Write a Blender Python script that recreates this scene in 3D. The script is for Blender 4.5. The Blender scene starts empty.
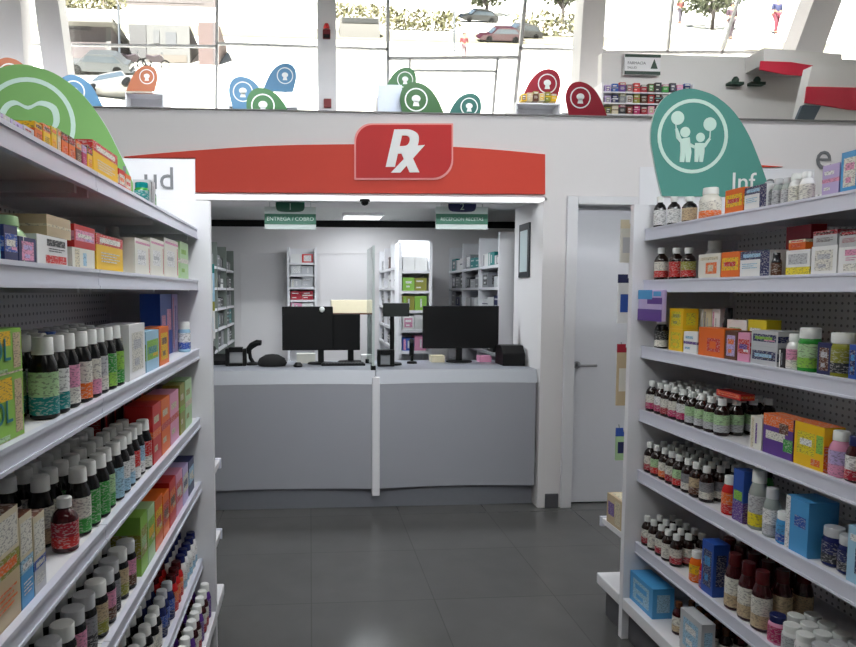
import bpy, math, random
from mathutils import Vector, Matrix
random.seed(7)
C = bpy.context.scene.collection
PI = math.pi
# ------------------------------------------------------------------ camera
F_PX, PX0, PY0 = 640.0, 353.0, 337.0
YAW, PITCH = math.atan(43 / F_PX), math.atan(45 / F_PX)
EYE = Vector((0, 0, 1.5))
cam_d = bpy.data.cameras.new('camera'); cam = bpy.data.objects.new('camera', cam_d); C.objects.link(cam)
cam.location = EYE; cam.rotation_euler = (PI / 2 - PITCH, 0, -YAW)
cam_d.sensor_width = 36; cam_d.lens = F_PX / 856 * 36
cam_d.shift_x = (428 - PX0) / 856; cam_d.shift_y = (PY0 - 323.5) / 856
cam_d.clip_end = 500
bpy.context.scene.camera = cam
FW = Vector((math.sin(YAW) * math.cos(PITCH), math.cos(YAW) * math.cos(PITCH), -math.sin(PITCH)))
RT = Vector((math.cos(YAW), -math.sin(YAW), 0)); UP = RT.cross(FW)
def ray(px, py): return RT * ((px - PX0) / F_PX) + UP * (-(py - PY0) / F_PX) + FW
def at(px, py, Y):          # where the line of sight meets the plane y = Y
    d = ray(px, py); return EYE + d * (Y / d.y)
def atX(px, py, X):
    d = ray(px, py); return EYE + d * (X / d.x)
# ------------------------------------------------------------------ materials
def lin(c):
    return tuple((v / 12.92 if v <= .04045 else ((v + .055) / 1.055) ** 2.4) for v in [x / 255 for x in c])
MATS = {}
def dim(c, k=.15): return tuple(255 * ((lambda v: 12.92 * v if v <= .0031308 else 1.055 * v ** (1 / 2.4) - .055)(v * k)) for v in lin(c))
def mat(name, rgb, rough=.5, metal=0., spec=.5, trans=0., emit=0., noise=.04, scale=30., coat=0.):
    if name in MATS: return MATS[name]
    m = bpy.data.materials.new(name); m.use_nodes = True
    nt = m.node_tree; b = nt.nodes['Principled BSDF']
    col = lin(rgb) + (1,)
    b.inputs['Roughness'].default_value = rough; b.inputs['Metallic'].default_value = metal
    b.inputs['Specular IOR Level'].default_value = spec
    b.inputs['Transmission Weight'].default_value = trans
    b.inputs['Coat Weight'].default_value = coat
    if emit:
        b.inputs['Emission Color'].default_value = col; b.inputs['Emission Strength'].default_value = emit
    if noise:
        tc = nt.nodes.new('ShaderNodeTexCoord'); n = nt.nodes.new('ShaderNodeTexNoise'); n.inputs['Scale'].default_value = scale
        mx = nt.nodes.new('ShaderNodeMix'); mx.data_type = 'RGBA'
        nt.links.new(tc.outputs['Object'], n.inputs['Vector']); nt.links.new(n.outputs['Fac'], mx.inputs[0])
        mx.inputs[6].default_value = tuple(v * (1 - noise) for v in col[:3]) + (1,)
        mx.inputs[7].default_value = tuple(min(1, v * (1 + noise)) for v in col[:3]) + (1,)
        nt.links.new(mx.outputs[2], b.inputs['Base Color'])
    else:
        b.inputs['Base Color'].default_value = col
    MATS[name] = m; return m
PAL = dict(white=(232, 232, 232), offwhite=(222, 220, 210), cream=(214, 204, 176), beige=(196, 176, 142), yellow=(236, 190, 20), lemon=(226, 208, 40),
    orange=(226, 106, 24), red=(196, 34, 34), crimson=(160, 20, 44), magenta=(176, 34, 96), pink=(222, 150, 182), lilac=(190, 172, 216), purple=(92, 54, 140),
    navy=(26, 34, 86), blue=(40, 82, 170), sky=(76, 156, 212), paleblue=(160, 200, 224), teal=(20, 128, 128), green=(50, 146, 58), lime=(140, 192, 74),
    palegreen=(176, 210, 160), olive=(140, 140, 50), brown=(92, 52, 30), amber=(36, 14, 8), black=(14, 14, 16), charcoal=(44, 46, 50), grey=(140, 142, 146),
    lightgrey=(190, 192, 196), wine=(70, 8, 14))
def paint(n, rough=.4): return mat('print_' + n, PAL[n], rough, noise=.03)
def gloss(n): return mat('gloss_' + n, PAL[n], .18, noise=0)
M_white = mat('white_powder_coat', (228, 228, 232), .38, noise=.015)
M_wall = mat('white_wall_paint', (226, 223, 224), .7, noise=.012, scale=3)
M_cap = mat('white_cap_plastic', (228, 230, 228), .35, noise=0)
M_black = mat('black_plastic', (7, 7, 8), .5, spec=.25, noise=0)
M_metal = mat('brushed_aluminium', (170, 172, 176), .3, metal=1, noise=.05)
M_dark = mat('dark_grey_trim', (84, 84, 88), .45)
M_clear = mat('clear_plastic', (214, 224, 220), .12, trans=.55, noise=0)
M_greylet = mat('grey_lettering', (120, 122, 126), .5, noise=0)
M_wlet = mat('white_lettering', (236, 236, 236), .4, noise=0)
M_far = mat('light_grey_paint', (196, 196, 198), .8, noise=.02, scale=3)
M_red = mat('red_sign_panel', (214, 72, 56), .55, spec=.25, noise=.02, scale=6)
M_badge = mat('red_badge_panel', (200, 44, 44), .5, spec=.25, noise=.02, scale=6)
M_pinkline = mat('pale_red_border', (240, 150, 145), .4, noise=0)
def node_mat(name):
    m = bpy.data.materials.new(name); m.use_nodes = True
    return m, m.node_tree, m.node_tree.nodes['Principled BSDF']
def fmath(nt, op, a, b=None):
    n = nt.nodes.new('ShaderNodeMath'); n.operation = op
    for i, v in enumerate((a, b)):
        if v is None: continue
        if isinstance(v, (int, float)): n.inputs[i].default_value = v
        else: nt.links.new(v, n.inputs[i])
    return n.outputs[0]
def floor_material():
    m, nt, b = node_mat('polished_grey_tile')
    tc = nt.nodes.new('ShaderNodeTexCoord'); br = nt.nodes.new('ShaderNodeTexBrick')
    br.offset = 0; br.inputs['Scale'].default_value = 1; br.inputs['Brick Width'].default_value = .6; br.inputs['Row Height'].default_value = .6
    br.inputs['Mortar Size'].default_value = .003; br.inputs['Color1'].default_value = lin((92, 92, 91)) + (1,); br.inputs['Color2'].default_value = lin((89, 89, 88)) + (1,)
    br.inputs['Mortar'].default_value = lin((79, 79, 78)) + (1,)
    nt.links.new(tc.outputs['Object'], br.inputs['Vector'])
    n = nt.nodes.new('ShaderNodeTexNoise'); n.inputs['Scale'].default_value = 5; n.inputs['Detail'].default_value = 6
    nt.links.new(tc.outputs['Object'], n.inputs['Vector'])
    mx = nt.nodes.new('ShaderNodeMix'); mx.data_type = 'RGBA'; mx.blend_type = 'MULTIPLY'; mx.inputs[0].default_value = .25
    nt.links.new(br.outputs['Color'], mx.inputs[6]); nt.links.new(n.outputs['Fac'], mx.inputs[7]); nt.links.new(mx.outputs[2], b.inputs['Base Color'])
    b.inputs['Roughness'].default_value = .18; b.inputs['Specular IOR Level'].default_value = .4
    return m
def peg_material():
    m, nt, b = node_mat('perforated_white_back_panel')
    tc = nt.nodes.new('ShaderNodeTexCoord'); s = nt.nodes.new('ShaderNodeSeparateXYZ'); nt.links.new(tc.outputs['Object'], s.inputs[0])
    fy = fmath(nt, 'SUBTRACT', fmath(nt, 'FRACT', fmath(nt, 'MULTIPLY', s.outputs[1], 40)), .5)
    fz = fmath(nt, 'SUBTRACT', fmath(nt, 'FRACT', fmath(nt, 'MULTIPLY', s.outputs[2], 40)), .5)
    d = fmath(nt, 'ADD', fmath(nt, 'MULTIPLY', fy, fy), fmath(nt, 'MULTIPLY', fz, fz))
    hole = fmath(nt, 'LESS_THAN', d, .035)
    mx = nt.nodes.new('ShaderNodeMix'); mx.data_type = 'RGBA'
    nt.links.new(hole, mx.inputs[0]); mx.inputs[6].default_value = lin((236, 237, 239)) + (1,); mx.inputs[7].default_value = lin((158, 160, 164)) + (1,)
    nt.links.new(mx.outputs[2], b.inputs['Base Color']); b.inputs['Roughness'].default_value = .45
    return m
def glass_material():
    m = bpy.data.materials.new('window_glass'); m.use_nodes = True; nt = m.node_tree
    for n in list(nt.nodes): nt.nodes.remove(n)
    o = nt.nodes.new('ShaderNodeOutputMaterial'); mx = nt.nodes.new('ShaderNodeMixShader'); t = nt.nodes.new('ShaderNodeBsdfTransparent'); g = nt.nodes.new('ShaderNodeBsdfGlossy')
    t.inputs[0].default_value = (.95, .97, .96, 1); g.inputs['Roughness'].default_value = .03; mx.inputs[0].default_value = .05
    nt.links.new(t.outputs[0], mx.inputs[1]); nt.links.new(g.outputs[0], mx.inputs[2]); nt.links.new(mx.outputs[0], o.inputs[0])
    return m
M_floor, M_peg, M_glass = floor_material(), peg_material(), glass_material()
# ------------------------------------------------------------------ mesh builder
class MB:
    def __init__(s): s.v, s.f, s.m, s.s = [], [], [], []
    def face(s, idx, m=0, sm=False): s.f.append(idx); s.m.append(m); s.s.append(sm)
    def box(s, a, b, m=0):
        x0, y0, z0 = [min(a[i], b[i]) for i in range(3)]; x1, y1, z1 = [max(a[i], b[i]) for i in range(3)]
        k = len(s.v)
        s.v += [(x0, y0, z0), (x1, y0, z0), (x1, y1, z0), (x0, y1, z0), (x0, y0, z1), (x1, y0, z1), (x1, y1, z1), (x0, y1, z1)]
        for q in ((0, 3, 2, 1), (4, 5, 6, 7), (0, 1, 5, 4), (1, 2, 6, 5), (2, 3, 7, 6), (3, 0, 4, 7)): s.face([k + i for i in q], m)
        return s
    def lathe(s, prof, n=16, c=(0, 0, 0), m=0, sy=1.):      # prof: (r, z[, material])
        rings = []
        for p in prof:
            k = len(s.v); r, z = p[0], p[1]
            if r < 1e-6: s.v.append((c[0], c[1], c[2] + z)); rings.append([k])
            else:
                s.v += [(c[0] + r * math.cos(2 * PI * i / n), c[1] + sy * r * math.sin(2 * PI * i / n), c[2] + z) for i in range(n)]
                rings.append(list(range(k, k + n)))
        for j in range(len(rings) - 1):
            a, b = rings[j], rings[j + 1]; mm = prof[j][2] if len(prof[j]) > 2 else m
            for i in range(n):
                i2 = (i + 1) % n
                if len(a) == 1 and len(b) == 1: continue
                if len(a) == 1: s.face([a[0], b[i2], b[i]], mm, True)
                elif len(b) == 1: s.face([a[i], a[i2], b[0]], mm, True)
                else: s.face([a[i], a[i2], b[i2], b[i]], mm, True)
        return s
    def tube(s, pts, r, n=8, m=0):
        pts = [Vector(p) for p in pts]; rings = []
        for i, p in enumerate(pts):
            t = (pts[min(i + 1, len(pts) - 1)] - pts[max(i - 1, 0)]).normalized()
            a = t.cross(Vector((0, 0, 1)) if abs(t.z) < .9 else Vector((1, 0, 0))).normalized(); b = t.cross(a)
            k = len(s.v); s.v += [tuple(p + a * (r * math.cos(2 * PI * j / n)) + b * (r * math.sin(2 * PI * j / n))) for j in range(n)]
            rings.append(list(range(k, k + n)))
        for a, b in zip(rings, rings[1:]):
            for i in range(n): s.face([a[i], b[i], b[(i + 1) % n], a[(i + 1) % n]], m, True)
        s.face(rings[0], m); s.face(rings[-1][::-1], m); return s
    def prism(s, poly, y0, y1, m=0, ms=None):               # poly in x,z extruded along y
        k = len(s.v); n = len(poly)
        s.v += [(x, y0, z) for x, z in poly] + [(x, y1, z) for x, z in poly]
        s.face(list(range(k, k + n)), m); s.face([k + n + i for i in range(n)][::-1], m)
        for i in range(n): s.face([k + i, k + (i + 1) % n, k + n + (i + 1) % n, k + n + i][::-1], m if ms is None else ms)
        return s
    def prismX(s, poly, x0, x1, m=0):                       # poly in y,z extruded along x
        k = len(s.v); n = len(poly)
        s.v += [(x0, y, z) for y, z in poly] + [(x1, y, z) for y, z in poly]
        s.face(list(range(k, k + n)), m); s.face([k + n + i for i in range(n)][::-1], m)
        for i in range(n): s.face([k + i, k + (i + 1) % n, k + n + (i + 1) % n, k + n + i][::-1], m)
        return s
    def ring(s, cx, cz, r0, r1, y0, y1, n=40, m=0):
        for i in range(n):
            a, b = 2 * PI * i / n, 2 * PI * (i + 1) / n
            s.prism([(cx + r0 * math.cos(a), cz + r0 * math.sin(a)), (cx + r1 * math.cos(a), cz + r1 * math.sin(a)), (cx + r1 * math.cos(b), cz + r1 * math.sin(b)), (cx + r0 * math.cos(b), cz + r0 * math.sin(b))], y0, y1, m)
        return s
    def disc(s, cx, cz, r, y0, y1, n=24, m=0, sz=1.):
        return s.prism([(cx + r * math.cos(2 * PI * i / n), cz + sz * r * math.sin(2 * PI * i / n)) for i in range(n)], y0, y1, m)
    def mesh(s, name, mats):
        me = bpy.data.meshes.new(name); me.from_pydata(s.v, [], s.f)
        for m in (mats if isinstance(mats, (list, tuple)) else [mats]): me.materials.append(m)
        me.polygons.foreach_set('material_index', s.m); me.polygons.foreach_set('use_smooth', s.s)
        if any(s.s): me.set_sharp_from_angle(angle=math.radians(40))
        me.update(); return me
    def build(s, name, mats, parent=None, loc=(0, 0, 0), rz=0, bevel=0):
        return place(s.mesh(name, mats), name, parent, loc, rz, bevel)
def place(me, name, parent=None, loc=(0, 0, 0), rz=0, bevel=0):
    o = bpy.data.objects.new(name, me); C.objects.link(o); o.location = loc; o.rotation_euler = (0, 0, rz)
    if parent: o.parent = parent
    if bevel:
        b = o.modifiers.new('edge', 'BEVEL'); b.width = bevel; b.segments = 2; b.limit_method = 'ANGLE'
    return o
def tag(o, label, cat, group=None):
    o['label'] = label; o['category'] = cat
    if group: o['group'] = group
    return o
def thing(name, label, cat, loc=(0, 0, 0), rz=0, group=None):
    o = bpy.data.objects.new(name, None); C.objects.link(o); o.location = loc; o.rotation_euler = (0, 0, rz); o.empty_display_size = .05
    return tag(o, label, cat, group)
def struct(o): o['kind'] = 'structure'; return o
def smooth_poly(pts, k=5, closed=False):
    out = []; n = len(pts)
    for i in range(n if closed else n - 1):
        p = [pts[(i + j) % n] if closed else pts[max(0, min(n - 1, i + j))] for j in (-1, 0, 1, 2)]
        for t in [j / k for j in range(k)]:
            out.append(tuple(.5 * ((2 * p[1][c]) + (-p[0][c] + p[2][c]) * t + (2 * p[0][c] - 5 * p[1][c] + 4 * p[2][c] - p[3][c]) * t * t + (-p[0][c] + 3 * p[1][c] - 3 * p[2][c] + p[3][c]) * t ** 3) for c in (0, 1)))
    if not closed: out.append(pts[-1])
    return out
def text(body, size, loc, parent, m, name='lettering', rz=0, extrude=.0015, align='LEFT', offset=0, rx=PI / 2):
    cu = bpy.data.curves.new(name, 'FONT'); cu.body = body; cu.size = size; cu.extrude = extrude; cu.align_x = align; cu.offset = offset; cu.resolution_u = 3
    tmp = bpy.data.objects.new('tmp', cu); C.objects.link(tmp)
    me = bpy.data.meshes.new_from_object(tmp.evaluated_get(bpy.context.evaluated_depsgraph_get())); me.name = name
    bpy.data.objects.remove(tmp); bpy.data.curves.remove(cu)
    me.materials.clear(); me.materials.append(m)
    o = place(me, name, parent, loc); o.rotation_euler = (rx, 0, rz); return o
# ------------------------------------------------------------------ room shell
WY = 4.27                                   # face of the counter wall
WT = at(420, 114, WY).z                     # top of that wall
SOF = at(370, 196, WY).z                    # underside of the bulkhead
OPL, OPR = -.85, 1.575                      # counter opening
DL, DR, DT = at(575, 300, WY).x, at(575, 300, WY).x + .86, at(600, 205, WY).z
BACK = 6.9; DCEIL = 2.26                    # dispensary back wall, ceiling
HALL = 11.0; HCEIL = 6.9; HF = 2.36         # built-out mirror image: glazing, ceiling, floor
struct(MB().box((-6, -6, -.1), (8, 7.4, 0)).build('floor', M_floor))
struct(MB().box((-6.2, -6.2, HCEIL), (12, HALL + .4, HCEIL + .15)).build('ceiling', M_far))
w = MB()
w.box((-6, WY, 0), (OPL, WY + .6, HF)); w.box((OPR, WY, 0), (DL - .07, WY + .6, HF)); w.box((DR + .07, WY, 0), (8, WY + .3, HF))
w.box((DL - .07, WY, DT + .06), (DR + .07, WY + .3, HF)); w.box((OPL, WY, SOF), (OPR, WY + .6, HF)); w.box((-6, WY, HF), (8, WY + .18, WT))
struct(w.build('wall_counter', M_wall))
struct(MB().box((-6, WY - .012, WT), (8, WY + .19, WT + .009)).build('trim_parapet', mat('parapet_cap', (120, 118, 118), .4)))
struct(MB().box((-6.2, -6, 0), (-6, WY, HCEIL)).build('wall_left', M_far))
struct(MB().box((8, -6, 0), (8.2, WY, HCEIL)).build('wall_right', M_far))
struct(MB().box((-6.2, -6.2, 0), (8.2, -6, HCEIL)).build('wall_back', M_far))
bb = MB().box((OPR + .05, WY - .014, 0), (DL - .09, WY - .0005, .1)).box((DR + .09, WY - .014, 0), (8, WY - .0005, .1))
struct(bb.build('baseboard_counter', M_dark, bevel=.003))
# door
fr = MB().box((DL - .075, WY - .02, 0), (DL, WY + .12, DT + .055)).box((DR, WY - .02, 0), (DR + .075, WY + .12, DT + .055)).box((DL, WY - .02, DT), (DR, WY + .12, DT + .055))
struct(fr.build('trim_door', M_white, bevel=.004))
door = struct(MB().box((DL + .004, WY + .075, .008), (DR - .004, WY + .115, DT - .004)).build('door_1', mat('white_door_laminate', (222, 223, 230), .45, noise=.015), bevel=.002))
hz = at(578, 365, WY + .07).z
h = MB().lathe([(0, 0), (.026, 0), (.026, .008), (.012, .008)], 16); h.v = [(x, -z, y) for x, y, z in h.v]
h.tube([(0, -.006, 0), (0, -.05, 0), (.02, -.056, 0), (.12, -.056, 0)], .009)
h.build('door_handle', M_metal, door, (DL + .055, WY + .075, hz))
# dispensary behind the opening
struct(MB().box((-1.5, WY + .6, DCEIL), (2.6, BACK - .01, HF)).build('ceiling_dispensary', mat('ceiling_tile', (226, 228, 226), .8)))
struct(MB().box((-1.6, WY + .6, 0), (-1.5, BACK, HF)).build('wall_dispensary_left', M_wall))
struct(MB().box((2.6, WY + .6, 0), (2.7, BACK, HF)).build('wall_dispensary_right', M_wall))
zj = at(300, 227, BACK).z
wb = MB().box((-1.6, BACK, 0), (2.7, BACK + .1, zj))
for px in (241, 284, 320, 372): x = at(px, 300, BACK).x; wb.box((x - .006, BACK - .008, .02), (x + .006, BACK, zj - .28))
wb.box((-1.5, BACK - .01, zj - .28), (2.6, BACK, zj - .265))
struct(wb.build('wall_dispensary_back', M_wall))
struct(MB().box((-1.6, BACK + .02, zj), (2.7, BACK + .1, HF)).build('trim_dispensary_gap', mat('painted_gap_dark', (10, 10, 11), .8)))  # solid black strip stands in for the darkness of an open gap
# bulkhead sign band, badge, light strip, camera
def wp(px, py, Y=WY): p = at(px, py, Y); return (p.x, p.z)
band = thing('pharmacy_sign', 'long red arched sign band with raised Rx badge above the counter opening', 'sign', (at(400, 193, WY).x, WY, SOF))
off = Vector((-at(400, 193, WY).x, -WY, -SOF))
def wsub(poly): return [(x + off.x, z + off.z) for x, z in poly]
top = smooth_poly([wp(x, y) for x, y in ((125, 157.2), (192, 151.5), (270, 146.5), (351, 145), (402, 145.2), (452, 147.5), (500, 150.8), (544, 155))], 4)
poly = [wp(125, 158.2), wp(196, 158.5), wp(196, 192.5), wp(544, 194.5)] + top[::-1]
MB().prism(wsub(poly), -.022, -.0005).build('sign_band', M_red, band)
def badge_poly(g):
    x0, x1, y0, y1 = 354 + g, 452 - g, 124.6 + g, 180.5 - g; rs = []
    for cx, cy, r, a0 in ((x1, y0, .8, -90), (x1, y1, 19, 0), (x0, y1, .8, 90), (x0, y0, 17, 180)):
        sx = -1 if cx == x1 else 1; sy = 1 if cy == y0 else -1
        for k in range(9):
            a = math.radians(a0 + 90 * k / 8); rs.append(wp(cx + sx * r + r * math.cos(a), cy + sy * r + r * math.sin(a)))
    return wsub(rs)[::-1]
MB().prism(badge_poly(0), -.034, -.0225).build('badge_border', M_pinkline, band)
MB().prism(badge_poly(1.6), -.037, -.0345).build('badge_face', M_badge, band)
def q(x, y): return wp(340 + x / 6.585, 110 + y / 6.585)
rx = MB()
def rp(pts, d=0): rx.prism(wsub([q(*p) for p in pts]), -.043 - d, -.0375)
rp([(352, 138), (412, 138), (356, 382), (296, 382)])
arc_o = smooth_poly([(380, 138.5), (455, 140), (503, 166), (512, 206), (498, 256), (455, 290), (362, 296)], 4)
arc_i = smooth_poly([(384, 178), (430, 178), (450, 190), (452, 212), (440, 236), (418, 246), (366, 248)], 4)
for i in range(len(arc_o) - 1): rp([arc_o[i], arc_o[i + 1], arc_i[i + 1], arc_i[i]], .0004)
rp([(392, 280), (450, 276), (516, 418), (452, 418)], .0005); rp([(496, 244), (552, 240), (392, 420), (330, 420)], .001)
rx.build('rx_symbol', M_wlet, band)
tag(MB().prism(wsub([wp(680, 160), wp(782, 167), wp(680, 169)]), -.012, -.0005).build('sign_band', M_red, None, band.location), 'short tapering red band tip on white wall beside the teal sign', 'sign')
M_led = mat('led_strip_diffuser', (255, 255, 255), .5, emit=1.0, noise=0)
ls = thing('strip_light', 'white lit strip along the lower edge of the bulkhead', 'light', (at(370, 195, WY).x, WY + .05, SOF))
MB().box((-1.22, -.05, -.019), (1.2, .05, 0)).build('housing', M_white, ls); MB().box((-1.2, -.053, -.018), (1.18, -.0502, -.002)).box((-1.2, -.045, -.021), (1.18, .045, -.0192)).build('diffuser', M_led, ls)
cp = at(365, 200, WY + .0)
dc = thing('dome_camera', 'small black dome security camera under the bulkhead soffit', 'camera', (cp.x, WY + .02, SOF - .0215))
MB().lathe([(0, 0), (.035, 0), (.035, -.012), (.0, -.012)][::-1], 18).build('mount', M_black, dc)
MB().lathe([(.028, -.0125), (.026, -.025), (.017, -.036), (0, -.041)][::-1], 18).build('dome', gloss('black'), dc)
# framed notice on the return
p0, p1 = atX(521, 228, OPR), atX(530, 277, OPR)
fn = thing('framed_notice', 'narrow dark framed notice on the white return beside the counter', 'picture', (OPR, (p0.y + p1.y) / 2, p1.z))
fh, fw = p0.z - p1.z + .02, abs(p0.y - p1.y)
MB().box((-.014, -fw / 2, 0), (-.0005, fw / 2, fh)).build('frame', mat('dark_frame', (40, 44, 48), .4), fn)
MB().box((-.0155, -fw / 2 + .03, .04), (-.0142, fw / 2 - .03, fh - .05)).build('sheet', mat('pale_sheet', (190, 204, 206), .5), fn)
# wall lettering
tag(text('e', .27, (at(814, 169, WY).x, WY - .002, at(814, 169, WY).z), None, M_greylet, 'wall_letter'), 'lone grey letter e on the white wall above the blue carton', 'lettering')
# ------------------------------------------------------------------ service counter
CY = WY + .03; CT = at(450, 370, CY).z
ct = thing('service_counter', 'pale grey pharmacy counter with two curved front panels under the red sign', 'counter', ((OPL + OPR) / 2, CY, 0))
ox, oy = -(OPL + OPR) / 2, -CY
xm = at(376, 420, CY).x + ox; xl, xr = OPL + ox + .004, OPR + ox - .006
M_panel = mat('pale_grey_laminate', (160, 162, 170), .4, noise=.015, scale=8)
def concave(x0, x1, z0, z1, sag, y0, th, n=14, mt=0, lean=.0):
    b = MB(); k = 0
    for i in range(n + 1):
        t = i / n; x = x0 + (x1 - x0) * t; y = y0 + sag * (1 - (2 * t - 1) ** 2)
        b.v += [(x, y, z0), (x, y + lean, z1), (x, y + th, z0), (x, y + th + lean, z1)]
    for i in range(n):
        a, c = 4 * i, 4 * i + 4
        b.face([a, c, c + 1, a + 1], 0, True); b.face([a + 2, a + 3, c + 3, c + 2], 0, True); b.face([a + 1, c + 1, c + 3, a + 3], mt); b.face([a, a + 2, c + 2, c])
    b.face([0, 1, 3, 2]); e = 4 * n; b.face([e, e + 2, e + 3, e + 1]); return b
zb, zt = .15, CT - .0925
concave(xl, xm - .028, zb, zt, .035, .0, .02).build('front_panel', M_panel, ct)
concave(xm + .028, xr - .01, zb, zt, .035, .0, .02).build('front_panel', M_panel, ct)
MB().box((xm - .026, -.006, .1), (xm + .026, .06, CT - .045)).build('divider_post', M_white, ct, bevel=.004)
MB().box((xl, .07, 0), (xr, .1, .149)).build('plinth', mat('plinth_grey', (128, 130, 138), .45), ct)
tb = concave(xl, xm - .003, CT - .092, CT - .002, .035, -.001, .6, mt=1, lean=.03); M_top = [mat('worktop_edge', (178, 182, 190), .4, noise=.01), mat('worktop_shade', (138, 141, 150), .4, noise=.01)]; tb.build('worktop', M_top, ct)  # top gets a greyer colour standing in for the weaker light on it
concave(xm + .003, xr, CT - .092, CT - .002, .035, -.001, .6, mt=1, lean=.03).build('worktop', M_top, ct)
MB().box((xl, .57, 0), (xr, .585, CT - .09)).build('back_panel', M_white, ct)
CT -= .002
# glass divider
gd = thing('glass_divider', 'upright glass screen dividing the counter into two stations', 'screen', (at(374, 350, CY).x, CY + .05, CT))
gz = at(374, 246, CY + .1).z - CT
MB().box((-.003, .0, .02), (.003, .46, gz)).build('glass_pane', mat('greenish_glass', (196, 214, 208), .05, trans=.8, noise=0), gd)
MB().box((-.008, -.008, 0), (.008, .002, gz)).build('edge_post', mat('pale_edge', (196, 206, 204), .3), gd)
MB().box((-.016, -.015, 0), (.016, .03, .03)).box((-.016, .42, 0), (.016, .46, .03)).build('clamp', M_black, gd)
# ------------------------------------------------------------------ counter equipment
def cpos(px, py, Y): p = at(px, py, Y); return p
def monitor(label, px0, px1, py0, py1, Y, base_px, base_w):
    a, b = at(px0, py0, Y), at(px1, py1, Y); bx = at(base_px, 350, Y).x
    t = thing('monitor', label, 'monitor', (bx, Y, CT), 0, 'computer screens on the counter')
    x0, x1, z0, z1 = a.x - bx, b.x - bx, b.z - CT, a.z - CT
    MB().box((x0, -.012, z0), (x1, .016, z1)).box((x0 + .06, .016, z0 + .04), (x1 - .06, .04, z1 - .05)).build('back_shell', M_black, t, bevel=.004)
    MB().box((x0 + .012, .0165, z0 + .018), (x1 - .012, .0172, z1 - .012)).build('screen', gloss('black'), t)
    MB().box((-.022, .002, .012), (.022, .032, z0 + .1)).build('stand', M_black, t, (0, .016, 0), bevel=.003)
    MB().lathe([(0, 0), (base_w / 2, 0), (base_w / 2, .008), (base_w / 2 - .01, .013), (0, .014)], 28, (0, .03, 0), sy=.7).build('base', M_black, t)
    return t
monitor('black monitor seen from behind, nearest the coiled scanner', 282, 333, 306.5, 350, 4.72, 321, .2)
monitor('lower black monitor half hidden, beside the glass divider', 322, 360, 314, 350, 4.82, 351, .2)
monitor('wide black monitor seen from behind, beside the black printer', 423, 498, 306, 348, 4.78, 460, .2)
p = at(322, 311, 4.70)
tag(MB().lathe([(0, -.02), (.014, -.015), (.021, 0), (.015, .015), (0, .021)], 16).lathe([(.008, -.022), (.008, -.014)], 10).build('webcam', M_cap, None, (p.x, 4.70 - .03 + .02, p.z + .012)), 'small white round webcam clipped on black monitor top', 'webcam')
def gear(px, Y): return (at(px, 350, Y).x, Y, CT)
t = thing('pole_display', 'black customer display on a pole beside the glass divider', 'display', gear(392, 4.66))
a, b = at(383, 303, 4.66), at(409, 316.5, 4.66); x0, x1 = a.x - t.location.x, b.x - t.location.x
MB().box((x0, -.02, b.z - CT), (x1, .02, a.z - CT)).build('display_head', mat('dark_green_black', (20, 28, 26), .4, noise=0), t, bevel=.005)
MB().lathe([(.016, .02), (.016, b.z - CT)], 12).build('pole', M_black, t)
MB().lathe([(0, 0), (.075, 0), (.07, .015), (.02, .022), (0, .022)], 24).build('base', M_black, t)
t = thing('receipt_printer', 'small black receipt printer at the foot of the pole display', 'printer', gear(386, 4.56))
MB().box((-.06, -.02, 0), (.06, .05, .012)).box((-.06, -.02, .012), (-.04, .05, .12)).box((.03, -.02, .012), (.06, .05, .12)).box((-.04, -.02, .085), (.03, .05, .12)).build('casing', M_black, t, bevel=.004)
MB().box((-.039, .0, .014), (.029, .045, .084)).build('paper_slot', paint('grey'), t)
t = thing('barcode_scanner', 'black hand scanner standing between pole display and wide monitor', 'scanner', gear(412, 4.74))
MB().lathe([(0, 0), (.04, 0), (.035, .015), (.012, .02), (.012, .06), (0, .06)], 16).build('cradle', M_black, t)
MB().tube([(0, .02, .055), (0, .01, .12), (-.005, -.01, .165), (-.01, -.04, .175)], .018).build('handle', M_black, t)
t = thing('label_printer', 'bulky black printer against the return below the framed notice', 'printer', gear(513, 4.62))
MB().prismX([(-.1, 0), (.1, 0), (.1, .12), (.06, .145), (-.05, .145), (-.1, .09)], -.105, .06).build('casing', M_black, t, bevel=.006)
lat = MB().lathe([(0, -.012), (.05, -.012), (.055, 0), (.05, .012), (0, .012)], 20); lat.v = [(.075 + z, x, .075 + y * 1.2) for x, y, z in lat.v]
lat.build('paper_roll', paint('lightgrey'), t)
t = thing('card_terminal', 'black card terminal frame near the tooth-sign rack end of the counter', 'terminal', gear(236, 4.68))
MB().box((-.075, -.03, 0), (-.05, .03, .125)).box((.05, -.03, 0), (.075, .03, .125)).box((-.05, -.03, .1), (.05, .03, .135)).box((-.05, -.03, 0), (.05, .03, .018)).build('casing', M_black, t, bevel=.004)
MB().box((-.048, .01, .02), (.048, .025, .098)).build('screen', paint('lightgrey'), t)
t = thing('gooseneck_scanner', 'black scanner on a curved gooseneck stand behind the dark pouch', 'scanner', gear(253, 4.74))
MB().lathe([(0, 0), (.06, 0), (.055, .012), (.015, .02), (0, .02)], 20).build('base', M_black, t)
MB().tube([(0, 0, .015), (-.02, 0, .05), (-.025, 0, .09), (-.005, 0, .13), (.03, -.01, .152), (.05, -.015, .155)], .014).build('stem', M_black, t)
MB().tube([(-.05, 0, .09), (-.01, -.005, .145), (.03, -.01, .165), (.062, -.015, .162)], .02).build('scan_head', M_black, t)
t = thing('desk_phone', 'low black desk phone lying beside the card terminal', 'phone', gear(222, 4.8))
MB().prismX([(-.08, 0), (.08, 0), (.08, .07), (-.08, .03)], -.09, .09).build('body', M_black, t, bevel=.006)
MB().tube([(-.07, -.06, .06), (-.07, 0, .1), (-.07, .06, .11)], .02).build('handset', M_black, t)
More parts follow.
